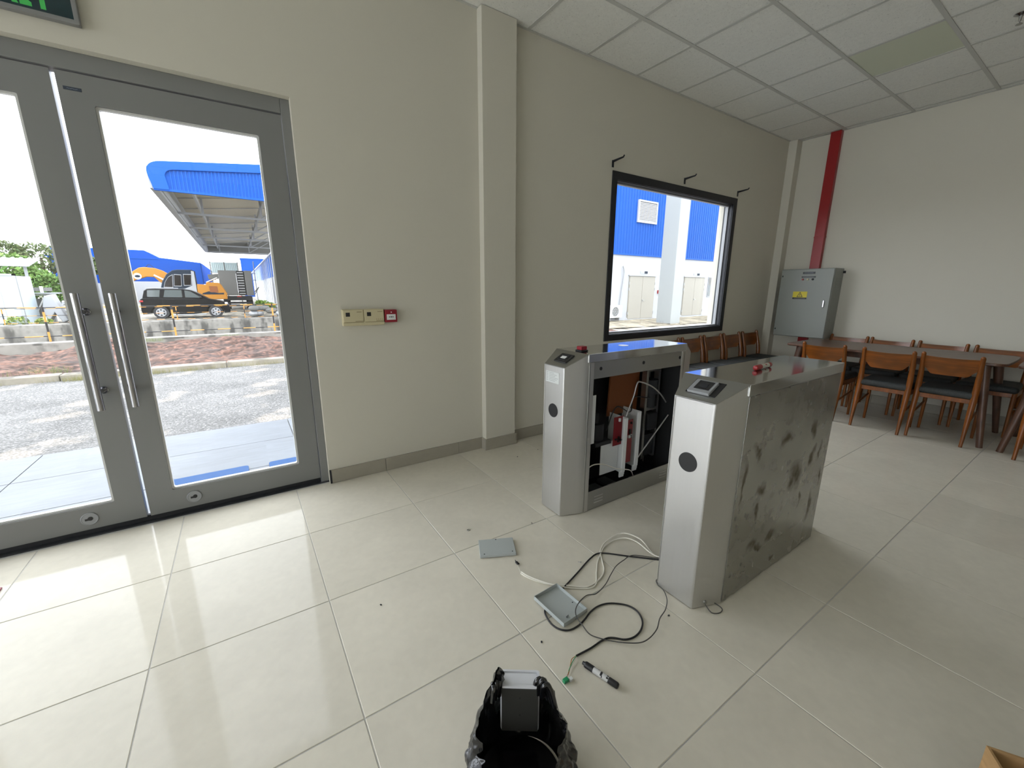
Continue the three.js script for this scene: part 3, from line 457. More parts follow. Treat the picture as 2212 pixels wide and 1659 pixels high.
{
  const near = 'chairs on the near side of the dining table', far = 'chairs on the wall side of the dining table', row = 'chairs lined up under the window';
  const c0 = chair('dining_chair', 'wooden dining chair right behind the closed turnstile, first of the near row at the table', near);
  c0.position.set(4.475, 0, 1.16);
  const put = (label, x, z, turn, group) => { const c = copy(c0, label, [x, 0, z], turn); c.userData.group = group; return c; };
  put('wooden dining chair in the middle of the near row at the table', 4.48, 1.668, 0.02, near);
  put('wooden dining chair at the near corner of the table, beside its thick splayed leg', 4.545, 2.078, 0, near);
  put('wooden dining chair cut by the right picture edge, drawn up to the second table', 4.52, 2.735, 0.02, near);
  put('wooden dining chair against the far wall, tucked in beside the electrical cabinet', 5.235, 0.99, Math.PI, far);
  put('wooden dining chair beyond the table, second from the electrical cabinet, glare on its back', 5.225, 1.395, Math.PI, far);
  put('wooden dining chair beyond the table, third from the electrical cabinet'  , 5.23, 1.81, Math.PI, far);
  put('wooden dining chair beyond the table, fourth from the electrical cabinet, at the picture edge', 5.22, 2.235, Math.PI, far);
  ['wooden dining chair under the window, mostly hidden behind the open turnstile', 'wooden dining chair under the window, first clear back right of the open turnstile', 'wooden dining chair under the window, second clear back right of the open turnstile', 'wooden dining chair under the window, third clear back right of the open turnstile', 'wooden dining chair under the window, last in the row, nearest the electrical cabinet'].forEach((l, i) => put(l, 3.22 + i * 0.432 + (i === 4 ? 0.02 : 0), 0.262, -Math.PI / 2, row));
  // tables: boat-shaped dark tops on splayed round legs
  const table = thing('dining_table', 'dark wooden dining table with rounded corners, chairs along both sides', 'table', [4.81, 0, 1.555]);
  const top = (() => { const s = new THREE.Shape(), x = 0.395, z = 0.825; s.moveTo(-x + 0.06, -z); s.quadraticCurveTo(0, -z - 0.015, x - 0.06, -z); s.quadraticCurveTo(x, -z, x, -z + 0.06); s.quadraticCurveTo(x + 0.025, 0, x, z - 0.09); s.quadraticCurveTo(x, z, x - 0.09, z); s.quadraticCurveTo(0, z + 0.015, -x + 0.09, z); s.quadraticCurveTo(-x, z, -x, z - 0.09); s.quadraticCurveTo(-x - 0.025, 0, -x, -z + 0.06); s.quadraticCurveTo(-x, -z, -x + 0.06, -z); return s; })();
  mesh('tabletop', boxuv(new THREE.ExtrudeGeometry(top, { depth: 0.012, bevelEnabled: true, bevelThickness: 0.006, bevelSize: 0.006, bevelOffset: -0.006, bevelSegments: 3, curveSegments: 14 }).rotateX(Math.PI / 2).translate(0, 0.736, 0), 1), M.darkwood, table);
  mesh('apron', boxuv(ext(rect(-0.31, 0.31, -0.7, 0.7), 0, 0.06, [rect(-0.29, 0.29, -0.68, 0.68)]).rotateX(Math.PI / 2).translate(0, 0.715, 0)), M.darkwood, table);
  for (const sx of [-1, 1]) for (const sz of [-1, 1]) mesh('leg', boxuv(rod([sx * 0.355, 0, sz * 0.795], [sx * 0.31, 0.715, sz * 0.7], 0.021, 0.036, 18)), M.darkwood, table);
  copy(table, 'second dark wooden dining table, a corner and one leg showing at the picture edge', [4.81, 0, 3.26]);
}

// ---------------------------------------------------------------- things on the floor
const Y0 = 0.0005;
{
  const plate = (name, label, c, a, geo, mat) => { const o = mesh(name, geo, mat); o.position.set(c[0], Y0, c[1]); o.rotation.y = a; return tag(o, label, 'plate'); };
  const p = thing('cover_plate', 'flat pale grey metal cover plate lying on the floor, nearest the door', 'plate', [0.202, Y0, 1.27], -0.44);
  mesh('sheet', [bx(0.185, 0.012, 0.14, 0, 0.008, 0, 0.002)], M.lid, p);
  for (const [x, z] of [[-0.07, 0.055], [0.075, 0.05], [0, -0.062]]) mesh('screw_hole', cy(0.0035, 0.0035, 0.0008, x, 0.0138, z, 12), M.black, p);
  const t = thing('cover_tray', 'pale grey metal tray, open side up, holding two screws among the cables', 'tray', [0.218, 0.0075, 1.763], 0.06);
  mesh('bottom', bx(0.134, 0.002, 0.186, 0, 0.002, 0), M.lid, t);
  for (const [w, d, x, z] of [[0.134, 0.002, 0, -0.0925], [0.134, 0.002, 0, 0.0925], [0.002, 0.186, -0.0665, 0], [0.002, 0.186, 0.0665, 0]]) mesh('rim', bx(w, 0.018, d, x, 0.0105, z), M.lid, t);
  mesh('screw_hole', cy(0.003, 0.003, 0.0006, 0.055, 0.0031, 0.02, 12), M.black, t);
  const screw = (label, x, y, z, a, group) => { const s = thing('screw', label, 'screw', [x, y, z], a, group); mesh('head', rod([0, 0.004, 0], [0.003, 0.004, 0], 0.0042, 0.0042, 14), M.chrome, s); mesh('shank', rod([0.003, 0.0035, 0], [0.016, 0.0022, 0], 0.002, 0.0014, 10), M.chrome, s); return s; };
  const s0 = screw('small bright screw in the grey tray, the left one of two', 0.197, 0.0108, 1.832, 0.5, 'loose screws');
  copy(s0, 'small bright screw in the grey tray, the right one of two', [0.215, 0.0108, 1.848], -0.9);
  copy(s0, 'small bright screw on the floor by the open turnstile, above the grey cover plate', [0.493, 0.0005, 1.184], 1.2);
  copy(s0, 'small bright screw on the floor beside the black cable', [0.494, 0.0005, 1.596], 2.2);
  tag(mesh('washer', new THREE.TorusGeometry(0.008, 0.0016, 8, 28).rotateX(Math.PI / 2).translate(0.155, 0.0021, 1.037), M.steelDark), 'tiny dark ring lying alone on the floor by the cover plate', 'washer');
  // cables that come out from under the closed turnstile
  const lie = (l, y) => l.map(([x, z], i) => [x, typeof y === 'function' ? y(i / (l.length - 1)) : y, z]);
  const wA = thing('white_cable', 'thin white cable pair looping on the floor to a black plug', 'cable', [0, 0, 0]);
  mesh('strand', tube(lie([[0.95, 1.86], [0.851, 1.77], [0.88, 1.639], [0.84, 1.554], [0.709, 1.552], [0.644, 1.582], [0.581, 1.659], [0.552, 1.696], [0.501, 1.728], [0.404, 1.739], [0.336, 1.689], [0.246, 1.606], [0.206, 1.532], [0.198, 1.498]], (u) => 0.0035 + 0.02 * Math.max(0, Math.sin(u * 9)) * smooth(0.05, 0.2, u) * (1 - smooth(0.35, 0.5, u))), 0.0038, 160, 8), M.cableW, wA);
  mesh('strand', tube(lie([[0.95, 1.87], [0.838, 1.779], [0.849, 1.644], [0.83, 1.585], [0.774, 1.558], [0.693, 1.567], [0.62, 1.605], [0.558, 1.645], [0.51, 1.688], [0.428, 1.755], [0.348, 1.718], [0.259, 1.636], [0.205, 1.539], [0.199, 1.5]], (u) => (u > 0.56 && u < 0.8 ? 0.0035 : 0.0035 + 0.012 * Math.max(0, Math.sin(u * 8 + 0.5)))), 0.0035, 160, 8), M.cableW, wA);
  mesh('thin_wire', tube([[0.198, 0.0035, 1.498], [0.205, 0.006, 1.475], [0.211, 0.006, 1.459], [0.222, 0.004, 1.436]], 0.0012, 24, 6), M.cableW, wA);
  mesh('plug', [bx(0.012, 0.008, 0.022, 0.224, 0.005, 1.428, 0.002), rod([0.224, 0.005, 1.417], [0.228, 0.005, 1.403], 0.003, 0.0015, 10)], M.cableK, wA);
  const kC = thing('black_cable', 'thick black cable running under the tray and looping to a green connector', 'cable', [0, 0, 0]);
  mesh('sheath', tube(lie([[0.95, 1.9], [0.828, 1.787], [0.725, 1.688], [0.648, 1.611], [0.612, 1.591], [0.555, 1.599], [0.423, 1.645], [0.321, 1.679], [0.262, 1.699], [0.181, 1.727], [0.147, 1.748], [0.133, 1.784], [0.129, 1.82], [0.14, 1.855], [0.169, 1.879], [0.216, 1.882], [0.26, 1.872], [0.305, 1.857], [0.352, 1.851], [0.399, 1.861], [0.438, 1.887], [0.468, 1.922], [0.475, 1.958], [0.464, 1.991], [0.443, 2.016], [0.404, 2.037], [0.359, 2.043], [0.322, 2.032], [0.272, 1.991], [0.176, 1.987], [0.113, 1.982]], 0.0042), 0.0036, 260, 10), M.cableK, kC);
  [[M.red, 0], [M.cableW, 0.004], [M.orange, -0.004], [M.green, 0.002]].forEach(([m, o], i) => mesh('core', tube([[0.113, 0.0045, 1.982], [0.09 + o, 0.006 + 0.002 * i, 1.991 + o], [0.066 - o, 0.005 + 0.001 * i, 2.003 + o], [0.04 + o, 0.006, 2.02 - o], [0.024 + o, 0.006, 2.031]], 0.0012, 40, 6), m, kC));
  mesh('connector', [bx(0.02, 0.012, 0.013, 0.015, 0.0065, 2.036, 0.001)], M.green, kC); mesh('connector', [bx(0.011, 0.01, 0.012, 0.034, 0.0055, 2.042, 0.001)], M.whitePaint, kC);
  const gC = tag(mesh('grey_cable', tube(lie([[0.93, 1.86], [0.832, 1.784], [0.74, 1.705], [0.678, 1.709], [0.61, 1.72], [0.542, 1.748], [0.474, 1.779], [0.399, 1.795], [0.341, 1.796], [0.291, 1.806], [0.247, 1.829], [0.222, 1.862], [0.214, 1.903], [0.218, 1.943], [0.241, 1.979], [0.274, 2.013], [0.311, 2.05], [0.356, 2.08], [0.396, 2.085], [0.458, 2.073], [0.515, 2.044], [0.577, 2.025], [0.637, 1.989], [0.671, 1.943], [0.674, 1.912], [0.695, 1.89], [0.76, 1.93]], (u) => (u > 0.3 && u < 0.5 ? 0.026 : 0.006 + 0.008 * Math.abs(Math.sin(u * 11)))), 0.0022, 260, 8), M.cableG), 'thin dark grey cable crossing the tray and curling back to the turnstile corner', 'cable');
  tag(mesh('wire_loop', tube([[0.75, 0.012, 2.09], [0.732, 0.004, 2.14], [0.765, 0.003, 2.158], [0.79, 0.004, 2.15], [0.785, 0.012, 2.1]], 0.0022, 40, 8), M.cableG), 'short grey wire loop sticking out under the closed turnstile', 'wire');
  const m = thing('black_marker', 'black marker pen with a white printed barrel lying on the floor', 'pen', [0.129, 0.0115, 2.09], Math.atan2(0.134, 0.038) * -1);
  const rot = (g) => g.rotateZ(-Math.PI / 2), lat = (l, n = 22) => new THREE.LatheGeometry(l.map(([x, y]) => new THREE.Vector2(x, y)), n);
  mesh('barrel', rot(cy(0.0104, 0.0104, 0.062, 0, -0.03, 0, 24)), std({ map: print(256, 128, (q) => { q.fillStyle = '#c8c8c6'; q.fillRect(0, 0, 256, 128); q.fillStyle = '#17171a'; q.font = 'bold 44px sans-serif'; for (let i = 0; i < 14; i++) { q.fillRect((i * 67) % 240, (i * 41) % 120, 18 + (i * 13) % 34, 6 + (i * 7) % 12); } }), roughness: 0.4 }), m);
  mesh('cap', rot(lat([[0, -0.072], [0.006, -0.072], [0.0065, -0.064], [0.0095, -0.063], [0.0112, -0.058], [0.0112, -0.028], [0.0104, -0.028]])), M.cableK, m);
  mesh('end_plug', rot(lat([[0.0104, 0.031], [0.0106, 0.034], [0.0106, 0.062], [0.008, 0.067], [0, 0.067]])), M.cableK, m);
  // crumbs
  [[0.569, 2.048, 'dark crumb on the floor in front of the closed turnstile'], [0.044, 1.861, 'dark crumb on the floor left of the black cable loop'], [-0.42, 1.33, 'dark crumb on the open floor between the door and the cover plate'], [0.97, 0.33, 'larger dark crumb on the floor by the pier'], [1.2, 0.3, 'second dark crumb on the floor by the pier, to the right']].forEach(([x, z, l], i) => tag(mesh('crumb', new THREE.IcosahedronGeometry(0.004, 0).scale(1.6, 0.6, 1).rotateY(i).translate(x, 0.0022, z), M.rubber), l, 'crumb', 'crumbs on the floor'));
  { const w = tag(mesh('door_wedge', ext([[0, 0], [0.16, 0], [0.16, 0.006], [0, 0.04]], -0.03, 0.03, [], 0.002), M.redDark), 'dark red wedge lying on the floor at the left picture edge', 'wedge'); w.position.set(-1.985, 0.0005, 0.32); }
}
{ // black bag with a small white enclosure in it
  const C = V(-0.285, 0, 2.19), R = V(0.82, 0, 0.572), B = V(0.572, 0, -0.82), at = (r, y, b) => [C.x + R.x * r + B.x * b, y, C.z + R.z * r + B.z * b];
  const nu = 200, nv = 40, P = [], I = [], pk = [0.86, 2.3];
  const ad = (a, b) => Math.abs(Math.atan2(Math.sin(a - b), Math.cos(a - b)));
  for (let j = 0; j <= nv; j++) for (let i = 0; i <= nu; i++) {
    const v = j / nv, a = (i / nu) * 2 * Math.PI, c = Math.cos(a), s = Math.sin(a);
    const near = Math.max(1 - ad(a, pk[0]) / 0.55, 1 - ad(a, pk[1]) / 0.55, 0), up = near * near * (3 - 2 * near);
    const rimY = 0.135 + 0.03 * Math.sin(3 * a + 1) + (s > 0 ? 0.02 : 0.0) + 0.125 * up, rimR = 0.118 - 0.02 * up + 0.012 * Math.sin(5 * a), body = 0.142 * (1 + 0.05 * Math.sin(2 * a + 0.4)) * (0.84 + 0.24 * Math.sin(Math.PI * Math.min(1, v * 1.15)));
    let r = body + (rimR - body) * v * v;
    const pleat = Math.abs(((a * 21 + 1.4 * Math.sin(a * 5 + v * 3)) / Math.PI) % 2 - 1) - 0.5, fold = vnoise(a * 7, v * 5, 3, 44) - 0.5, fine = vnoise(a * 26, v * 14, 8, 164) - 0.5;
    r += 0.012 * pleat * smooth(0.25, 0.95, v) * (0.5 + up) + 0.022 * fold * smooth(0, 0.25, v) + 0.008 * fine * smooth(0.05, 0.3, v);
    if (v > 0.97) r -= 0.004;
    let q = at(r * c, 0.002 + rimY * Math.pow(v, 0.92), r * s);
    P.push(...q);
  }
  for (let j = 0; j < nv; j++) for (let i = 0; i < nu; i++) { const k = j * (nu + 1) + i; I.push(k, k + nu + 1, k + 1, k + 1, k + nu + 1, k + nu + 2); }
  const g = new THREE.BufferGeometry(); g.setAttribute('position', new THREE.Float32BufferAttribute(P, 3)); g.setIndex(I); g.computeVertexNormals();
  const bag = thing('plastic_bag', 'crumpled black plastic bag standing open on the floor at the bottom of the picture', 'bag', [0, 0, 0]);
  mesh('film', g, M.plastic, bag);
  mesh('bottom', cy(0.118, 0.118, 0.003, C.x, 0.001, C.z, 48), M.plastic, bag);
  for (const a of pk) { const r = 0.098, q = (da, y, k = 1) => at(r * k * Math.cos(a + da), y, r * k * Math.sin(a + da)); for (const o of [-0.12, 0.02, 0.14]) mesh('handle', tube([q(-0.22 + o, 0.19, 1.16), q(-0.1 + o, 0.235, 1.1), q(o, 0.262 - Math.abs(o) * 0.05, 1.02), q(0.05 + o, 0.252, 0.95), q(0.12 + o, 0.21, 0.94)], 0.0075, 24, 7), M.plastic, bag); }
  const b = thing('junction_box', 'small white plastic box with a dark grey face standing in the black bag', 'box', at(-0.001, 0.07, 0.098), Math.atan2(-R.z, R.x));
  mesh('shell', new RoundedBoxGeometry(0.112, 0.165, 0.05, 4, 0.01).translate(0, 0.0855, 0), M.abs, b);
  mesh('rim', ext(rrect(-0.0565, 0.0565, -0.026, 0.026, 0.009), 0, 0.006, [rrect(-0.051, 0.051, -0.0205, 0.0205, 0.007)]).rotateX(-Math.PI / 2).translate(0, 0.1645, 0), M.abs, b);
  mesh('back_plate', bx(0.104, 0.15, 0.003, 0, 0.086, 0.0252, 0.001), std({ color: lin(0.035, 0.034, 0.03), roughness: 0.5 }), b);
  for (const y of [0.07, 0.13]) mesh('screw_hole', rod([0.0, y, 0.0264], [0.0, y, 0.0272], 0.003, 0.003, 12), M.black, b);
}
{ // carton, mostly below the frame
  const t = thing('cardboard_carton', 'open brown cardboard carton cut off by the lower right picture corner', 'carton', [0.552, 0, 2.884], 0);
  const d1 = V(0.52, 0, 0.854), d2 = V(0.854, 0, -0.52);
  t.rotation.y = -Math.atan2(d1.z, d1.x); // local x runs along d1
  const w = 0.32, d = 0.26, h = 0.3, k = 0.005;
  mesh('wall', boxuv(bb(0, w, 0.001, h, 0, k)), M.card, t); mesh('wall', boxuv(bb(0, w, 0.001, h, d - k, d)), M.card, t);
  mesh('wall', boxuv(bb(0, k, 0.001, h, k, d - k)), M.card, t); mesh('wall', boxuv(bb(w - k, w, 0.001, h, k, d - k)), M.card, t);
  mesh('bottom', boxuv(bb(k, w - k, 0.001, 0.006, k, d - k)), M.card, t);
}

// ---------------------------------------------------------------- outside the door
{ // porch, mats, road, kerb, verge
  const p = struct('porch', 'grey stone slab porch outside the glass door');
  mesh('bed', bb(-8, 6, -0.3, -0.046, -1.93, -0.2), M.concrete, p);
  for (let i = -4; i < 4; i++) for (let j = 0; j < 3; j++) mesh('slab', boxuv(bb(-2.29 + i * 1.8 + 0.003, -0.49 + i * 1.8 - 0.003, -0.05, -0.03 - rnd() * 0.001, -1.92 + j * 0.63 + 0.003, Math.min(-1.29 + j * 0.63 - 0.003, -0.201), 0.002), 1, rnd(), rnd()), M.slate, p);
  const mt = (x0, x1, z0, z1, l) => tag(mesh('door_mat', boxuv(ext(rrect(x0, x1, -z1, -z0, 0.03), 0, 0.012, [], 0.003).rotateX(-Math.PI / 2).translate(0, -0.0295, 0)), M.mat), l, 'mat');
  mt(-1.4, -0.862, -0.72, -0.3, 'bright blue door mat outside the right door leaf, the longer one on the left');
  mt(-0.728, -0.25, -0.7, -0.3, 'bright blue door mat outside the right door leaf, at the hinge side');
  struct('road', 'worn grey asphalt road past the porch', boxuv(bb(-60, 60, -0.4, -0.12, -6.36, -1.93)), M.asphalt);
  const k = struct('kerb', 'low concrete kerb on the far side of the road');
  for (let i = -16; i < 16; i++) mesh('stone', boxuv(bb(i * 1.1 + 0.006, (i + 1) * 1.1 - 0.006, -0.3, -0.015 - rnd() * 0.012, -6.58, -6.36 - rnd() * 0.015, 0.015)), M.paleConcrete, k);
  const g = new THREE.PlaneGeometry(36, 4.9, 360, 72).rotateX(-Math.PI / 2).translate(-8, 0, -9), q = g.attributes.position;
  for (let i = 0; i < q.count; i++) {
    const x = q.getX(i), z = q.getZ(i), e = smooth(-6.58, -7.1, z), n = fbm((x + 40) / 64, (z + 40) / 64, 40, 5, 201) - 0.5, big = fbm((x + 40) / 64, (z + 40) / 64, 10, 3, 211) - 0.5, cl = vnoise((x + 40) * 6, (z + 40) * 6, 215, 900);
    q.setY(i, -0.06 - 0.02 * e + e * (0.34 * n + 0.16 * big + 0.09 * cl) + 0.33 * Math.exp(-((x + 3.6) ** 2 * 2.2 + (z + 10.5) ** 2 * 3)) + 0.1 * Math.exp(-((x + 1.2) ** 2 * 0.5 + (z + 10.6) ** 2 * 3)) - 0.06 * smooth(-9.6, -11.2, z));
  }
  g.computeVertexNormals();
  const so = tag(mesh('bare_soil', boxuv(g), M.soil), 'strip of loose reddish brown soil between the kerb and the canal railing', 'soil'); so.userData.kind = 'stuff';
  // grass tufts
  const tufts = (name, label, spots, n, h, spread, col) => {
    const bl = new THREE.BufferGeometry(); bl.setAttribute('position', new THREE.Float32BufferAttribute([-0.006, 0, 0, 0.006, 0, 0, 0.004, 0.6, 0.02, -0.006, 0, 0, 0.004, 0.6, 0.02, -0.004, 0.6, 0.02, -0.004, 0.6, 0.02, 0.004, 0.6, 0.02, 0, 1, 0.1], 3)); bl.computeVertexNormals();
    const im = new THREE.InstancedMesh(bl, M.leaf, spots.length * n), m = new THREE.Matrix4(), c = new THREE.Color(); let k = 0;
    for (const [x, y, z] of spots) for (let i = 0; i < n; i++) { const s = h * rr(0.5, 1.2); m.compose(V(x + rr(-spread, spread), y, z + rr(-spread, spread) * 0.5), new THREE.Quaternion().setFromEuler(new THREE.Euler(rr(-0.5, 0.5), rr(0, 6.3), rr(-0.5, 0.5))), V(s * 1.6, s, s)); im.setMatrixAt(k, m); const u = rnd(); im.setColorAt(k++, c.setRGB(col[0] * (0.7 + u * 0.8), col[1] * (0.8 + 0.4 * u), col[2])); }
    im.name = numbered(name); im.castShadow = im.receiveShadow = true; scene.add(im); tag(im, label, 'grass'); im.userData.kind = 'stuff'; return im;
  };
  tufts('grass_tufts', 'straggly yellow-green grass along the foot of the kerb', Array.from({ length: 40 }, (_, i) => [rr(-3.2, -1.45), -0.12, rr(-6.32, -6.2)]).concat(Array.from({ length: 14 }, () => [rr(-6, -3), -0.12, -6.3]), Array.from({ length: 16 }, () => [rr(-1.4, 0.6), -0.12, -6.32])), 26, 0.09, 0.1, [0.16, 0.17, 0.03]);
  tufts('grass_tufts', 'short green weeds growing on the soil and along the concrete coping', Array.from({ length: 26 }, () => [rr(-3.4, -2.5), 0.0, rr(-11.0, -10.7)]).concat(Array.from({ length: 8 }, () => [rr(-1.3, -0.9), 0.0, -11]), Array.from({ length: 10 }, () => [rr(-3.9, -3.3), -0.03, rr(-6.9, -6.6)])), 22, 0.12, 0.1, [0.1, 0.16, 0.03]);
}
{ // canal with concrete banks
  const c = struct('canal', 'concrete-lined canal between the verge and the yard');
  const pr = (l, x0, x1) => ext(l, x0, x1).rotateY(Math.PI / 2); // outline [z, y] swept along x
  mesh('near_coping', boxuv(bb(-50, 7, -2.4, 0.05, -11.75, -11.35, 0.01)).rotateY(0.028), M.concrete, c);
  mesh('bed', bb(-50, 7, -2.6, -2.4, -25, -11.4), M.concrete, c);
  mesh('far_wall', boxuv(bb(-50, 7, -2.4, -0.26, -24.6, -23.6, 0.01), 1).rotateY(0.04), M.concrete, c);
  mesh('end_wall', boxuv(bb(6.6, 7, -2.4, -0.1, -25, -11.3)), M.concrete, c);
  struct('yard_ground', 'pale concrete yard beyond the canal', boxuv(bb(-150, 150, -0.7, -0.35, -220, -24.2)), M.paleConcrete);
  struct('yard_ground', 'pale concrete apron between the buildings', boxuv(bb(6.9, 60, -0.6, -0.25, -24.3, -6.6)), M.apron);
}
// striped railings
function railing(name, label, x0, z0, turn, n, step, y, h, r, rails) {
  const t = thing(name, label, 'railing', [x0, y, z0], turn);
  const st = (k) => { const m = std({ map: rep(T.band, k, 1), roughness: 0.5 }); return m; };
  const swap = (g) => { const uv = g.attributes.uv; for (let i = 0; i < uv.count; i++) uv.setXY(i, uv.getY(i), uv.getX(i)); return g; };
  const mp = st(h / 0.95), mr = st(step * n / 1.25);
  for (let i = 0; i <= n; i++) mesh('post', swap(rod([i * step, 0, 0], [i * step, h, 0], r, r, 12)), mp, t);
  for (const q of rails) mesh('rail', swap(rod([0, q, 0], [n * step, q, 0], r * 0.55, r * 0.55, 10)), mr, t);
  return t;
}
railing('railing', 'yellow and black striped pipe railing along the near bank of the canal', -9.49, -11.4, 0.035, 7, 2.39, 0.05, 0.83, 0.021, [0.13, 0.815]);
railing('railing', 'thinner yellow and black railing along the far bank of the canal', -21.2, -23.9, 0.03, 11, 2.95, -0.26, 0.68, 0.022, [0.04, 0.36, 0.67]);

{ // black off-road car seen from its right side
  const t = thing('car', 'black off-road estate car parked beyond the canal railing', 'car', [-3.27, -0.35, -28.3]);
  const o = (x, y) => [x + 3.27, y + 0.35], zf = 0.8;
  const body = [[-5.33, 0.1], [-5.3, 0.72], [-5.18, 0.8], [-2.3, 0.74], [-1.68, 0.6], [-1.34, 0.45], [-1.22, 0.25], [-1.25, -0.08], [-1.55, -0.1]].map((p) => o(...p));
  const arch = (cx) => Array.from({ length: 9 }, (_, i) => { const a = Math.PI * (i / 8); return [cx + 0.42 * Math.cos(a), 0.29 + 0.42 * Math.sin(a)]; });
  const outline = [...body, ...arch(-1.96 + 3.27), [-3.94 + 3.27 + 0.2 + 0.3, 0.17], ...arch(-4.48 + 3.27), [-5.28 + 3.27, 0.25]];
  mesh('body', ext(outline, -zf, zf, [], 0.05), M.carPaint, t);
  const cab = [[-5.22, 0.74], [-5.08, 1.2], [-4.95, 1.29], [-4.6, 1.315], [-3.4, 1.3], [-3.0, 1.22], [-2.8, 1.12], [-2.22, 0.72]].map((p) => o(...p));
  mesh('cabin', ext(cab, -0.7, 0.72, [], 0.05), M.carPaint, t);
  const win = (l) => mesh('window', ext(l.map((p) => o(...p)), 0.715, 0.728), M.carGlass, t);
  win([[-4.98, 0.86], [-4.93, 1.22], [-4.38, 1.235], [-4.46, 0.85]]); win([[-4.28, 0.84], [-4.17, 1.235], [-3.43, 1.23], [-3.44, 0.82]]); win([[-3.31, 0.82], [-3.3, 1.22], [-3.02, 1.15], [-2.66, 0.87], [-2.6, 0.79]]);
  mesh('roof_rail', [rod([-1.7, 1.69, 0.6], [-0.3, 1.68, 0.6], 0.02)], M.galv, t);
  for (const [cx, l] of [[-1.21, 'rear'], [1.31, 'front']]) for (const s of [1, -1]) {
    const w = mesh('wheel', [rod([cx, 0.34, s * 0.6], [cx, 0.34, s * 0.84], 0.35, 0.34, 36)], M.rubber, t);
    if (s < 0) continue;
    mesh('hub', [rod([cx, 0.34, 0.83], [cx, 0.34, 0.855], 0.235, 0.225, 32)], M.galv, w);
    for (let i = 0; i < 6; i++) { const a = i * Math.PI / 3 + 0.5; mesh('spoke_gap', rod([cx + 0.15 * Math.cos(a), 0.34 + 0.15 * Math.sin(a), 0.85], [cx + 0.15 * Math.cos(a), 0.34 + 0.15 * Math.sin(a), 0.862], 0.045, 0.045, 12), M.black, w); }
  }
  mesh('tail_lamp', bb(-2.06, -1.9, 0.92, 1.02, 0.74, 0.83, 0.02), M.red, t);
  mesh('side_step', bb(-0.75, 0.85, 0.16, 0.22, 0.74, 0.9, 0.02), M.galv, t);
  mesh('head_lamp', bb(1.8, 1.95, 0.76, 0.88, 0.7, 0.82, 0.03), M.bead, t);
  mesh('mirror', bb(0.62, 0.72, 1.13, 1.25, 0.78, 0.95, 0.03), M.black, t);
  for (const x of [-1.08, 0.0]) mesh('door_seam', bb(x, x + 0.012, 0.35, 1.1, 0.848, 0.853), M.black, t);
}
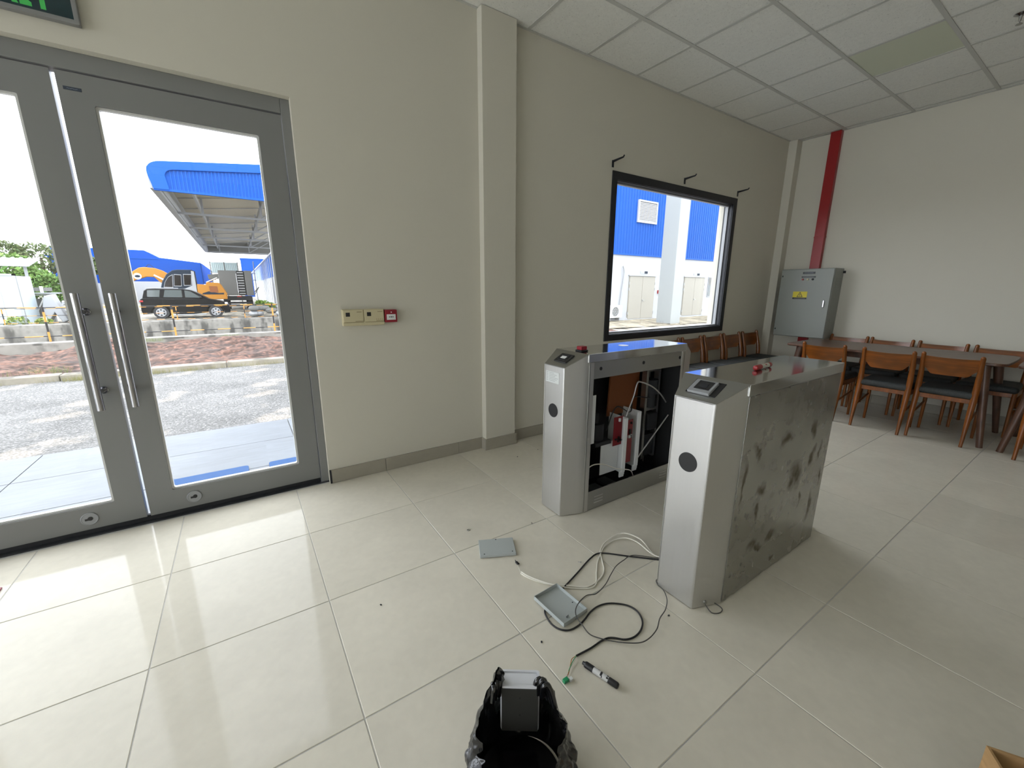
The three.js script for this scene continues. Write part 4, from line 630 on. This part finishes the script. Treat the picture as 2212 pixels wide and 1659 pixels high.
{ // excavator
  const t = thing('excavator', 'yellow excavator with a dark blue cab and raised arched boom behind the black car', 'excavator', [-3.2, -0.35, -36]);
  const o = (x, y) => [x + 3.2, y + 0.35];
  mesh('cab', ext([[-5.2, 1.2], [-5.18, 1.4], [-5.06, 1.8], [-4.76, 2.3], [-4.41, 2.57], [-4.15, 2.62], [-3.33, 2.63], [-3.2, 2.56], [-3.17, 0.9], [-5.16, 0.9]].map((p) => o(...p)), -0.4, 0.9, [], 0.05), M.cabBlue, t);
  mesh('cab_panel', ext([[-3.36, 2.55], [-3.2, 2.52], [-3.19, 1.0], [-3.98, 1.25], [-3.42, 1.52]].map((p) => o(...p)), 0.895, 0.912), M.galv, t);
  for (const l of [[[-5.02, 1.4], [-4.9, 1.77], [-4.69, 2.1], [-4.43, 2.27], [-4.52, 1.38]], [[-4.35, 2.28], [-3.95, 2.26], [-4.03, 1.48], [-4.44, 1.48]], [[-3.83, 2.3], [-3.36, 2.3], [-3.47, 1.53], [-3.88, 1.53]]]) {
    const f = mesh('window', ext(l.map((p) => o(...p)), 0.9, 0.915), M.darkGlass, t);
    const cx = l.reduce((s, p) => s + p[0], 0) / l.length, cyy = l.reduce((s, p) => s + p[1], 0) / l.length, sc = (k) => l.map(([x, y]) => o(cx + (x - cx) * k, cyy + (y - cyy) * k));
    mesh('window_rim', ext(sc(1.04), 0.9, 0.925, [sc(0.94)]), M.galv, f);
  }
  mesh('engine_housing', ext([[-3.15, 1.64], [-2.63, 1.6], [-2.56, 1.78], [-1.82, 1.74], [-1.72, 1.6], [-1.43, 0.96], [-1.45, 0.55], [-3.2, 0.55]].map((p) => o(...p)), -1.4, 0.9, [], 0.04), M.orange, t);
  mesh('engine_hatch', ext([[-2.45, 1.5], [-1.95, 1.48], [-1.92, 1.05], [-2.42, 1.05]].map((p) => o(...p)), 0.9, 0.915), M.brownBoard, t);
  mesh('stripe', ext([[-2.9, 0.98], [-2.5, 1.12], [-1.9, 1.0], [-1.6, 1.02], [-1.6, 0.9], [-2.9, 0.9]].map((p) => o(...p)), 0.9, 0.913), M.cabBlue, t);
  const boom = mesh('boom', ext([[-6.64, 2.54], [-6.35, 2.74], [-6.08, 2.79], [-5.48, 2.73], [-5.11, 2.58], [-4.76, 2.32], [-4.97, 1.97], [-5.17, 1.67], [-5.35, 1.77], [-5.61, 2.11], [-6.03, 2.12], [-6.39, 1.98], [-6.66, 1.89], [-6.95, 1.72], [-7.2, 2.1]].map((p) => o(...p)), -0.9, -0.45, [], 0.04), M.orange, t);
  mesh('badge', [rod([-6.5 + 3.2, 2.15 + 0.35, -0.45], [-6.5 + 3.2, 2.15 + 0.35, -0.43], 0.22, 0.22, 28)], M.whitePaint, boom);
  mesh('badge_centre', new THREE.CylinderGeometry(0.15, 0.15, 0.02, 24).rotateX(Math.PI / 2).scale(1, 0.55, 1).translate(-6.5 + 3.2, 2.15 + 0.35, -0.425), M.cabBlue, boom);
  mesh('boom_ram', rod([-5.6 + 3.2, 2.6, -0.4], [-4.98 + 3.2, 2.2, -0.4], 0.06), M.bead, boom);
  mesh('hose', tube([[-6.0 + 3.2, 3.13, -0.65], [-5.8 + 3.2, 3.32, -0.65], [-5.5 + 3.2, 3.06, -0.65]], 0.02, 20, 6), M.black, boom);
  mesh('stick', ext([[-7.4, 2.0], [-7.05, 2.1], [-6.9, 0.3], [-7.15, 0.2]].map((p) => o(...p)), -0.85, -0.5), M.orange, t);
  mesh('exhaust', [rod([-2.6 + 3.2, 2.1, 0.2], [-1.9 + 3.2, 2.45, 0.2], 0.05)], M.steelDark, t);
  for (const z of [-1.3, 0.55]) mesh('track', ext(rrect(-1.9, 1.6, 0, 0.75, 0.36), z, z + 0.45, [], 0.03), M.rubber, t);
  mesh('turntable', cy(0.7, 0.6, 0.3, 0, 0.7, -0.25, 24), M.black, t);
}
{ // lorry seen from behind, carrying grey machinery
  const t = thing('lorry', 'lorry seen from behind with grey crates and a black slatted radiator, right of the excavator', 'truck', [-0.75, -0.35, -40]); t.scale.setScalar(1.06);
  mesh('crate', boxuv(bx(1.15, 1.9, 3, -0.5, 2.0, -0.5, 0.03)), M.tarp, t);
  mesh('crate', boxuv(bx(0.5, 1.92, 3, 0.87, 2.0, -0.5, 0.03)), M.tarp, t);
  const r = mesh('radiator', bx(0.5, 1.9, 2.8, 0.34, 2.0, -0.5), M.black, t);
  for (let i = 0; i < 9; i++) mesh('slat', bx(0.4, 0.05, 0.06, 0.34, 1.2 + i * 0.2, 0.93), M.steelDark, r);
  mesh('crate_lid', bx(1.0, 0.35, 1.5, -0.95, 2.65, -0.6, 0.02).rotateZ(0.12), M.tarp, t);
  mesh('chassis', [bx(1.9, 0.28, 4.5, 0, 0.82, -0.8), bx(1.8, 0.14, 0.2, 0, 0.5, 1.4)], M.rubber, t);
  for (const x of [-0.75, 0.75]) mesh('wheel', rod([x - 0.22, 0.42, 0.6], [x + 0.22, 0.42, 0.6], 0.42, 0.42, 24), M.rubber, t);
  mesh('tail_lamp', bx(0.3, 0.1, 0.05, 0.1, 0.98, 1.46), M.red, t);
  mesh('bumper', bx(1.95, 0.12, 0.1, 0, 0.28, 1.5), M.tarp, t);
  mesh('bracket', [rod([1.15, 1.3, 1], [1.5, 1.7, 1], 0.04), rod([1.5, 1.7, 1], [1.15, 1.1, 1], 0.03)], M.tarp, t);
}
// corrugated cladding: a folded sheet in the xy plane facing +z
function clad(x0, x1, y0, y1, pitch, d) {
  const P = [[x0, -0.03]]; for (let x = x0; x < x1 - pitch * 0.5; x += pitch) P.push([x, 0], [x + pitch * 0.55, 0], [x + pitch * 0.65, d], [x + pitch * 0.9, d]); P.push([x1, 0], [x1, -0.03]);
  return ext(P.map(([x, z]) => [x, -z]), 0, y1 - y0).rotateX(-Math.PI / 2).translate(0, y0, 0);
}
{ // large loading canopy
  const t = thing('loading_canopy', 'huge loading canopy with a ribbed bright blue fascia and open steel underside', 'canopy', [-3.2, 5.5, -21.4]);
  const L = 38;
  { const fh = (x) => 0.87 + 0.105 * (x - 0.5), rb = [ext([[0.3, 0], [12, 0], [12, fh(12)], [0.3, fh(0.3)]], -0.05, 0)]; for (let x = 0.6; x < 11.9; x += 0.135) rb.push(bb(x, x + 0.05, 0, fh(x), -0.002, 0.035)); mesh('fascia', rb, M.blue, t); }
  { const s = new THREE.Shape(); s.moveTo(0, 0); s.lineTo(-0.13, 0.55); s.quadraticCurveTo(-0.2, 1.08, 0.5, 1.12); s.lineTo(12, 1.12 + 11.5 * 0.113); s.lineTo(12, 0.84 + 11.5 * 0.1); s.lineTo(0.75, 0.84); s.quadraticCurveTo(0.45, 0.8, 0.42, 0.55); s.lineTo(0.5, 0); s.closePath();
    mesh('edge_cap', new THREE.ExtrudeGeometry(s, { depth: 0.12, bevelEnabled: true, bevelSize: 0.02, bevelThickness: 0.02, bevelSegments: 2 }).translate(0, 0, -0.02), M.blue, t); }
  mesh('bottom_trim', bb(-0.02, 12, -0.06, 0.03, -0.05, 0.09), M.blue, t);
  { const s = poly([[0, 0.9], [0.1, 1.05], [12, 2.35], [12, 2.3], [0.1, 0.98]]); mesh('roof_sheet', new THREE.ExtrudeGeometry(s, { depth: L, bevelEnabled: false }).translate(0, 0, -L), M.sheet, t); }
  mesh('edge_gutter', [bb(-0.06, 0.12, 0.0, 0.14, -L, -0.05), bb(-0.16, -0.05, 0.02, 0.9, -L, -0.05)], M.galv, t);
  mesh('side_cladding', bb(0.1, 0.16, 0.14, 0.95, -L, -0.05), M.galv, t);
  for (const [x, y] of [[1.15, 0.5], [4.4, 0.85]]) mesh('purlin', [bb(x - 0.05, x + 0.05, y, y + 0.3, -L, -0.1)], M.galv, t);
  for (let i = 1; i <= 9; i++) mesh('roof_joint', bb(0.3, 12, 0.9, 0.94, -i * 3.9 - 0.05, -i * 3.9).rotateZ(0.109), M.galv, t);
  for (const z of [-7.5, -14.5, -21, -29, -L]) mesh('truss', [bb(0.02, 12, 0.05, 0.17, z - 0.1, z), ...[1.3, 4.3, 7.3].map((x) => bb(x - 0.06, x + 0.06, 0.1, 0.95 + x * 0.1, z - 0.08, z - 0.02)), rod([4.2, 0.1, z - 0.05], [6.5, 1.5, z - 0.05], 0.05)], M.galv, t);
  mesh('rear_fascia', ext([[0, 0], [12, 0], [12, 2.36], [0.1, 1.06], [0, 0.9]], -L - 0.25, -L - 0.05), M.tarp, t);
  mesh('column', bb(8, 8.3, -5.85, 0.1, -7.6, -7.3), M.galv, t);
}
{ // distant blue warehouses
  const a = thing('warehouse', 'long bright blue warehouse with a stepped roof beyond the excavator', 'building', [-11, -0.35, -62]);
  mesh('front_wall', ext([[-6, 0], [6.9, 0], [6.9, 4.75], [3.1, 5.2], [3.1, 5.15], [-6, 5.45]], -0.3, 0), M.blueFar, a);
  mesh('roof_monitor', ext([[-6, 5.2], [3.1, 5.1], [1.75, 5.98], [0.55, 6.0], [-6, 6.0]], -6, -0.3), M.blueFar, a);
  mesh('lower_wall', bb(-6, 5.5, 0, 2.45, -0.02, 0.06), M.white, a);
  mesh('side_wall', clad(0, 26, 2.2, 4.7, 1.3, 0.1).rotateY(Math.PI / 2).translate(6.9, 0, 0), M.blueFar, a);
  mesh('ridge_line', bb(-6, 3.1, 5.0, 5.06, 0, 0.05), M.blue, a);
  mesh('roof', [ext([[-6, 5.45], [3.1, 5.15], [6.9, 4.75], [6.9, 4.7], [-6, 5.3]], -26, -0.3)], M.blueFar, a);
  const b = thing('warehouse', 'white-ribbed blue and white warehouse wall running away at the right edge of the door glass', 'building', [2.25, -0.35, -38]);
  mesh('blue_wall', clad(0, 58, 2.75, 4.65, 2.2, 0.05).rotateY(-Math.PI / 2).rotateY(0).translate(0, 0, -58), M.blueShadeLift, b);
  mesh('white_wall', clad(0, 58, 0, 2.75, 2.2, 0.05).rotateY(-Math.PI / 2).translate(0.0, 0, -58), M.whiteShadeLift, b);
  for (let i = 0; i < 22; i++) mesh('rib', bb(-0.12, -0.03, 0, 4.7, -i * 2.6 - 0.1, -i * 2.6), M.whiteShadeLift, b);
  mesh('gutter', bb(-0.2, 0.05, 4.62, 4.75, -58, 0), M.whiteShadeLift, b);
  mesh('core', bb(0.05, 8, 0, 4.6, -58, 0), M.whiteShadeLift, b);
  const c = thing('warehouse', 'small plain blue building at the end of the yard under the canopy', 'building', [1.5, -0.35, -100]);
  mesh('wall', bb(-0.9, 4, 0, 7.6, -4, 0), M.blueFar, c); mesh('roof', bb(-1, 4.1, 7.6, 7.75, -4.1, 0.1), M.blue, c);
  const e = thing('warehouse', 'bright blue building end showing between the trees and the door stile', 'building', [-15.5, -0.35, -55.4]);
  mesh('wall', bb(0, 2.2, 2.2, 4.65, -6, 0), M.blueFar, e); mesh('lower_wall', bb(0, 2.2, 0, 2.2, -6, 0), M.white, e); mesh('roof_edge', bb(-0.1, 2.3, 4.6, 4.75, -6.1, 0.1), M.blue, e);
}
{ // scaffold with translucent screens behind the lorry
  const t = thing('scaffold', 'scaffold poles with two pale translucent screens rising behind the lorry', 'scaffold', [-1.6, -0.35, -52]);
  for (const x of [-1.2, 0.02, 1.22]) mesh('pole', rod([x, 0, 0], [x, 4.45, 0], 0.05), M.tarp, t);
  for (const y of [2.6, 3.3]) mesh('rail', rod([-1.3, y, 0.05], [2.8, y, 0.05], 0.035), M.galv, t);
  for (const x of [1.9, 2.7]) mesh('pole', rod([x, 0, 0], [x, x > 2 ? 4.6 : 3.6, 0], 0.05), M.galv, t);
  const sm = std({ color: lin(0.42, 0.5, 0.5), roughness: 0.6 });
  for (const x of [-0.58, 0.62]) mesh('screen', clad(x - 0.56, x + 0.56, 3.3, 4.4, 0.16, 0.03), sm, t);
}
{ // shed, roof frame and clutter on the left
  const s = thing('shed', 'pale white panel shed at the left edge of the yard', 'shed', [-11.4, -0.35, -26.2]);
  mesh('wall', [bb(-2, 2.4, 0.0, 2.2, -0.6, 1.15)], std({ color: lin(0.5, 0.57, 0.6), roughness: 0.6 }), s);
  for (const x of [-0.9, 0.2, 1.3]) mesh('panel_joint', bb(x + 0.55, x + 0.58, 0, 2.2, 1.15, 1.165), M.galv, s);
  mesh('corner_trim', [bb(2.34, 2.44, 0, 2.28, 1.1, 1.2), bb(-2, 2.44, 2.2, 2.28, 1.1, 1.2)], M.galv, s);
  const r = thing('roof_frame', 'corrugated white lean-to roof on posts behind the shed', 'roof', [-11.2, -0.35, -28.4]);
  mesh('roof_sheet', clad(-2.4, 1.8, 0, 1.8, 0.3, 0.06).rotateX(-Math.PI / 2 + 0.25).translate(0, 2.75, 0), M.white, r);
  mesh('truss', [rod([-2.2, 3.15, -1.5], [1.2, 3.15, -1.5], 0.04), ...[-2, -1.4, -0.8, -0.2, 0.4, 1].map((x) => rod([x, 2.9, -1.4], [x + 0.3, 3.15, -1.5], 0.03))], M.galv, r);
  for (const x of [-2.3, 1.5]) mesh('post', bb(x - 0.05, x + 0.05, 0, 2.75, -0.6, -0.5), M.galv, r);
  const j = thing('steel_frames', 'stack of grey steel frames and boards lying between the shed and the trees', 'frames', [-9.3, -0.35, -27.5]);
  mesh('board', bx(1.5, 0.18, 0.8, -0.1, 1.6, 0, 0.01), M.tarp, j); mesh('board', bx(1.9, 0.06, 0.8, 0.15, 1.42, 0.1), M.galv, j);
  mesh('panel', bx(1.4, 0.9, 0.05, -0.1, 0.7, -0.1), M.tarp, j);
  mesh('frame', [rod([-0.5, 0.5, 0.2], [-0.2, 1.4, 0.2], 0.03), rod([0.1, 0.5, 0.2], [0.5, 1.3, 0.2], 0.03), rod([-0.8, 1.3, 0.2], [0.8, 1.35, 0.2], 0.03), bb(-0.45, -0.35, 1.45, 1.75, 0.4, 0.5), bb(0.45, 0.55, 1.45, 1.75, 0.4, 0.5)], M.bead, j);
  for (const x of [-0.7, 0.6]) mesh('trestle', bb(x - 0.05, x + 0.05, 0, 1.4, -0.1, 0.1), M.galv, j);
  const ch = thing('white_chute', 'white moulded plastic chute leaning by the steel frames', 'chute', [-8.35, -0.35, -26.6]);
  mesh('shell', ext([[-0.3, 0.0], [-0.38, 0.75], [-0.25, 1.28], [0.05, 1.38], [0.12, 1.1], [0.42, 0.1], [0.2, 0.0], [0.0, 0.5]], -0.3, 0.3, [], 0.05), M.white, ch);
  const pl = thing('pallet_stack', 'low dark pallet stack with a white sheet on top at the door stile', 'pallet', [-7.3, -0.35, -26.2]);
  for (const y of [0.55, 0.72, 0.89]) mesh('board', bx(1.1, 0.05, 0.9, 0, y, 0), M.tarp, pl);
  mesh('sheet', bx(1.15, 0.1, 1, 0, 1.03, 0, 0.03), M.white, pl); mesh('leg', [bx(0.1, 0.55, 0.8, -0.45, 0.275, 0), bx(0.1, 0.55, 0.8, 0.45, 0.275, 0)], M.rubber, pl);
}
{ // trees and bushes
  const leafG = (() => { const g = new THREE.BufferGeometry(); g.setAttribute('position', new THREE.Float32BufferAttribute([0, -0.5, 0, 0.28, 0, 0.06, 0, 0.5, 0, 0, -0.5, 0, 0, 0.5, 0, -0.28, 0, 0.06], 3)); g.computeVertexNormals(); return g; })();
  const tree = (name, label, x, z, y0, lobes, n, size, col) => {
    const t = thing(name, label, name === 'bush' ? 'bush' : 'tree', [x, -0.35, z]);
    if (name === 'tree') mesh('trunk', [rod([0, 0, 0], [0.1, lobes[0][1], 0], 0.22, 0.1), ...lobes.map((l) => rod([0.05, lobes[0][1] * 0.5, 0], [l[0] * 0.7, l[1], l[2] * 0.7], 0.09, 0.03))], M.bark, t);
    const im = new THREE.InstancedMesh(leafG, M.leaf, n), m = new THREE.Matrix4(), c = new THREE.Color();
    for (let i = 0; i < n; i++) { const l = lobes[i % lobes.length], d = V(rr(-1, 1), rr(-1, 1), rr(-1, 1)).normalize().multiplyScalar(l[3] * Math.cbrt(rr(0.25, 1))), s = size * rr(0.6, 1.4); m.compose(V(l[0] + d.x, l[1] + d.y * 0.75, l[2] + d.z), new THREE.Quaternion().setFromEuler(new THREE.Euler(rr(0, 6), rr(0, 6), rr(0, 6))), V(s, s, s)); im.setMatrixAt(i, m); const u = rnd(); im.setColorAt(i, c.setRGB(col[0] * (0.6 + u), col[1] * (0.7 + 0.6 * u), col[2] * (0.6 + u))); }
    im.name = 'foliage'; im.castShadow = im.receiveShadow = true; im.userData.kind = 'stuff'; t.add(im); return t;
  };
  tree('tree', 'tall light green leafy tree behind the white shed', -14.0, -42, 0, [[0, 3.0, 0, 1.5], [-1.4, 2.7, 0.3, 1.4], [1.0, 2.2, 0.4, 1.2], [0, 1.8, 1, 1.2]], 5200, 0.3, [0.12, 0.23, 0.045]);
  tree('tree', 'darker olive tree crown rising at the back left of the yard', -14.6, -50, 0, [[0, 4.2, 0, 1.7], [2.2, 4.0, 0, 1.3], [-2, 4.4, 0, 1.5], [4, 3.6, 0.5, 1.1]], 4600, 0.3, [0.09, 0.13, 0.045]);
  tree('tree', 'bushy green tree beside the door stile, in front of the blue building', -11.9, -41, 0, [[0, 1.9, 0, 1.05], [0.8, 1.3, 0.2, 0.95], [-0.9, 1.6, 0.2, 0.95], [1.2, 2.3, 0, 0.7]], 4200, 0.24, [0.1, 0.2, 0.04]);
  tree('bush', 'bright green clump of tall weeds beside the lorry', 0.95, -36, 0, [[0, 0.4, 0, 0.5], [0.4, 0.3, 0, 0.4], [-0.3, 0.5, 0, 0.35]], 700, 0.2, [0.16, 0.28, 0.04]);
  tree('bush', 'low green weeds on the ground in front of the white shed', -10.2, -24.9, 0, [[-1, 0.1, 0, 0.4], [0, 0.1, 0, 0.45], [1, 0.12, 0, 0.4], [1.8, 0.1, 0, 0.3]], 700, 0.16, [0.2, 0.28, 0.06]);
  const rb = thing('rubble_bags', 'pile of pale sacks and rubble at the right edge of the door glass', 'rubble', [0.55, -0.35, -27.2]);
  for (let i = 0; i < 9; i++) mesh('sack', new THREE.IcosahedronGeometry(0.26, 2).scale(1.3, 0.7, 1).rotateY(i * 1.3).translate(rr(-0.9, 0.9), 0.18 + (i % 3) * 0.16, rr(-0.4, 0.4)), i % 3 ? M.tarp : M.galv, rb);
}

// ---------------------------------------------------------------- outside the window
{
  const t = thing('factory_building', 'white factory wall with blue corrugated cladding across the yard outside the window', 'building', [0, -0.25, -12]);
  mesh('lower_wall', bb(9, 46, 0, 3.35, -0.3, 0), M.white, t);
  mesh('plinth', bb(9, 46, 0, 0.14, -0.1, 0.03), M.white, t);
  mesh('cladding', clad(9, 46, 3.35, 7.6, 0.2, 0.03), M.blue, t);
  mesh('flashing', bb(9, 46, 3.3, 3.38, -0.02, 0.08), M.blue, t);
  const v = mesh('vent', ext(rect(16.58, 18.06, 4.93, 6.0), 0.02, 0.12, [rect(16.66, 17.98, 5.01, 5.92)]), M.white, t);
  for (let i = 0; i < 13; i++) mesh('louvre', bx(1.32, 0.042, 0.012, 17.32, 5.05 + i * 0.068, 0.08), M.white, v);
  mesh('vent_back', bb(16.6, 18.04, 4.95, 5.98, 0.021, 0.035), M.tarp, v);
  for (const [x0, x1, y0, y1, n] of [[16.31, 18.41, 0.07, 2.31, 0], [21.0, 23.08, 0.1, 2.34, 1]]) {
    const f = mesh('door', bb(x0, x1, y0, y1, -0.02, 0.02), M.cream, t), m = (x0 + x1) / 2;
    for (const [a, b] of [[x0 + 0.04, m - 0.008], [m + 0.008, x1 - 0.04]]) mesh('leaf', bb(a, b, y0 + 0.01, y1 - 0.04, 0.018, 0.05, 0.004), M.cream, f);
    mesh('head_trim', bb(x0 - 0.06, x1 + 0.06, y1 - 0.02, y1 + 0.03, 0, 0.09), M.galv, f);
    mesh('handle', [bb(m + 0.04, m + 0.18, 1.02, 1.05, 0.06, 0.1), bb(m + 0.03, m + 0.08, 0.95, 1.09, 0.048, 0.06)], M.steelDark, f);
    for (const x of [x0 + 0.02, x1 - 0.02]) for (const y of [0.3, 1.55, 1.85]) mesh('hinge', bb(x - 0.018, x + 0.018, y, y + 0.14, 0.03, 0.06), M.galv, f);
  }
  const w = mesh('window', bb(23.45, 24.25, 1.18, 2.38, 0.0, 0.03), M.galv, t);
  mesh('pane', bb(23.5, 24.2, 1.22, 1.9, 0.02, 0.04), M.carGlass, w); mesh('blind', bb(23.5, 24.2, 1.9, 2.34, 0.02, 0.045), M.tarp, w);
  for (const [x, l] of [[17.45, 0], [22.2, 0]]) { const s = mesh('name_plate', bb(x - 0.28, x + 0.3, 2.42, 2.56, 0.0, 0.02), M.white, t); mesh('blue_mark', [bb(x + 0.04, x + 0.29, 2.43, 2.55, 0.019, 0.026)], M.cabBlue, s); mesh('grey_mark', bb(x - 0.27, x - 0.02, 2.46, 2.52, 0.019, 0.026), M.galv, s); }
  tag(mesh('alarm_box', bb(18.68, 18.86, 1.24, 1.42, -11.999, -11.9, 0.01), M.red), 'small red alarm box on the white factory wall beside the cream double door', 'alarm box').position.set(0, -0.1, 0);
  const p = tag(mesh('drain_pipe', tube([[15.72, 2.5, -11.9], [15.82, 2.3, -11.9], [15.84, 1.9, -11.92], [15.76, 1.2, -11.93], [15.68, 0.5, -11.93], [15.66, 0.0, -11.93]], 0.035, 40, 8), M.galv), 'thin bent grey pipe on the white factory wall above the air conditioner', 'pipe');
  const ac = thing('air_conditioner', 'white outdoor air conditioning unit at the foot of the factory wall', 'air conditioner', [15.0, -0.1, -11.75]);
  mesh('case', bx(1.0, 0.62, 0.34, 0, 0.36, 0, 0.02), M.whitePaint, ac);
  mesh('fan_grille', [new THREE.TorusGeometry(0.23, 0.015, 8, 32).translate(0.0, 0.36, 0.175), new THREE.TorusGeometry(0.14, 0.01, 8, 28).translate(0, 0.36, 0.175), ...[0, 1, 2, 3].map((i) => bx(0.46, 0.012, 0.012, 0, 0, 0).rotateZ(i * Math.PI / 4).translate(0, 0.36, 0.175))], M.galv, ac);
  mesh('fan_recess', rod([0, 0.36, 0.168], [0, 0.36, 0.172], 0.22, 0.22, 32), M.tarp, ac);
  mesh('foot', [bx(0.06, 0.14, 0.3, -0.35, -0.02, 0), bx(0.06, 0.14, 0.3, 0.35, -0.02, 0)], M.galv, ac);
  const col = thing('portico_column', 'tall square white column in the middle of the window view', 'column', [16.25, -0.25, -9.4]);
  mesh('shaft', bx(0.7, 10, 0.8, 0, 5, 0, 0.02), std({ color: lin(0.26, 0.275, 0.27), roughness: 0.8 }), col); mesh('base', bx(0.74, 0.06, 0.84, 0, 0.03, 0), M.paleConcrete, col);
  copy(col, 'tall square white column at the right edge of the window view', [20.5, -0.25, -9.4]);
  const curb = struct('yard_strip', 'rough pale sandy strip at the foot of the factory wall', (() => { const g = new THREE.PlaneGeometry(34, 3.2, 170, 20).rotateX(-Math.PI / 2).translate(26, 0, -10.4), q = g.attributes.position; for (let i = 0; i < q.count; i++) q.setY(i, -0.235 + 0.07 * Math.max(0, fbm((q.getX(i) + 40) / 64, (q.getZ(i) + 40) / 64, 50, 4, 231) - 0.4)); g.computeVertexNormals(); return boxuv(g); })(), std({ map: rep(T.concrete, 0.4), color: lin(1.5, 1.38, 1.1), roughness: 1 }));
}

renderer.render(scene, camera);
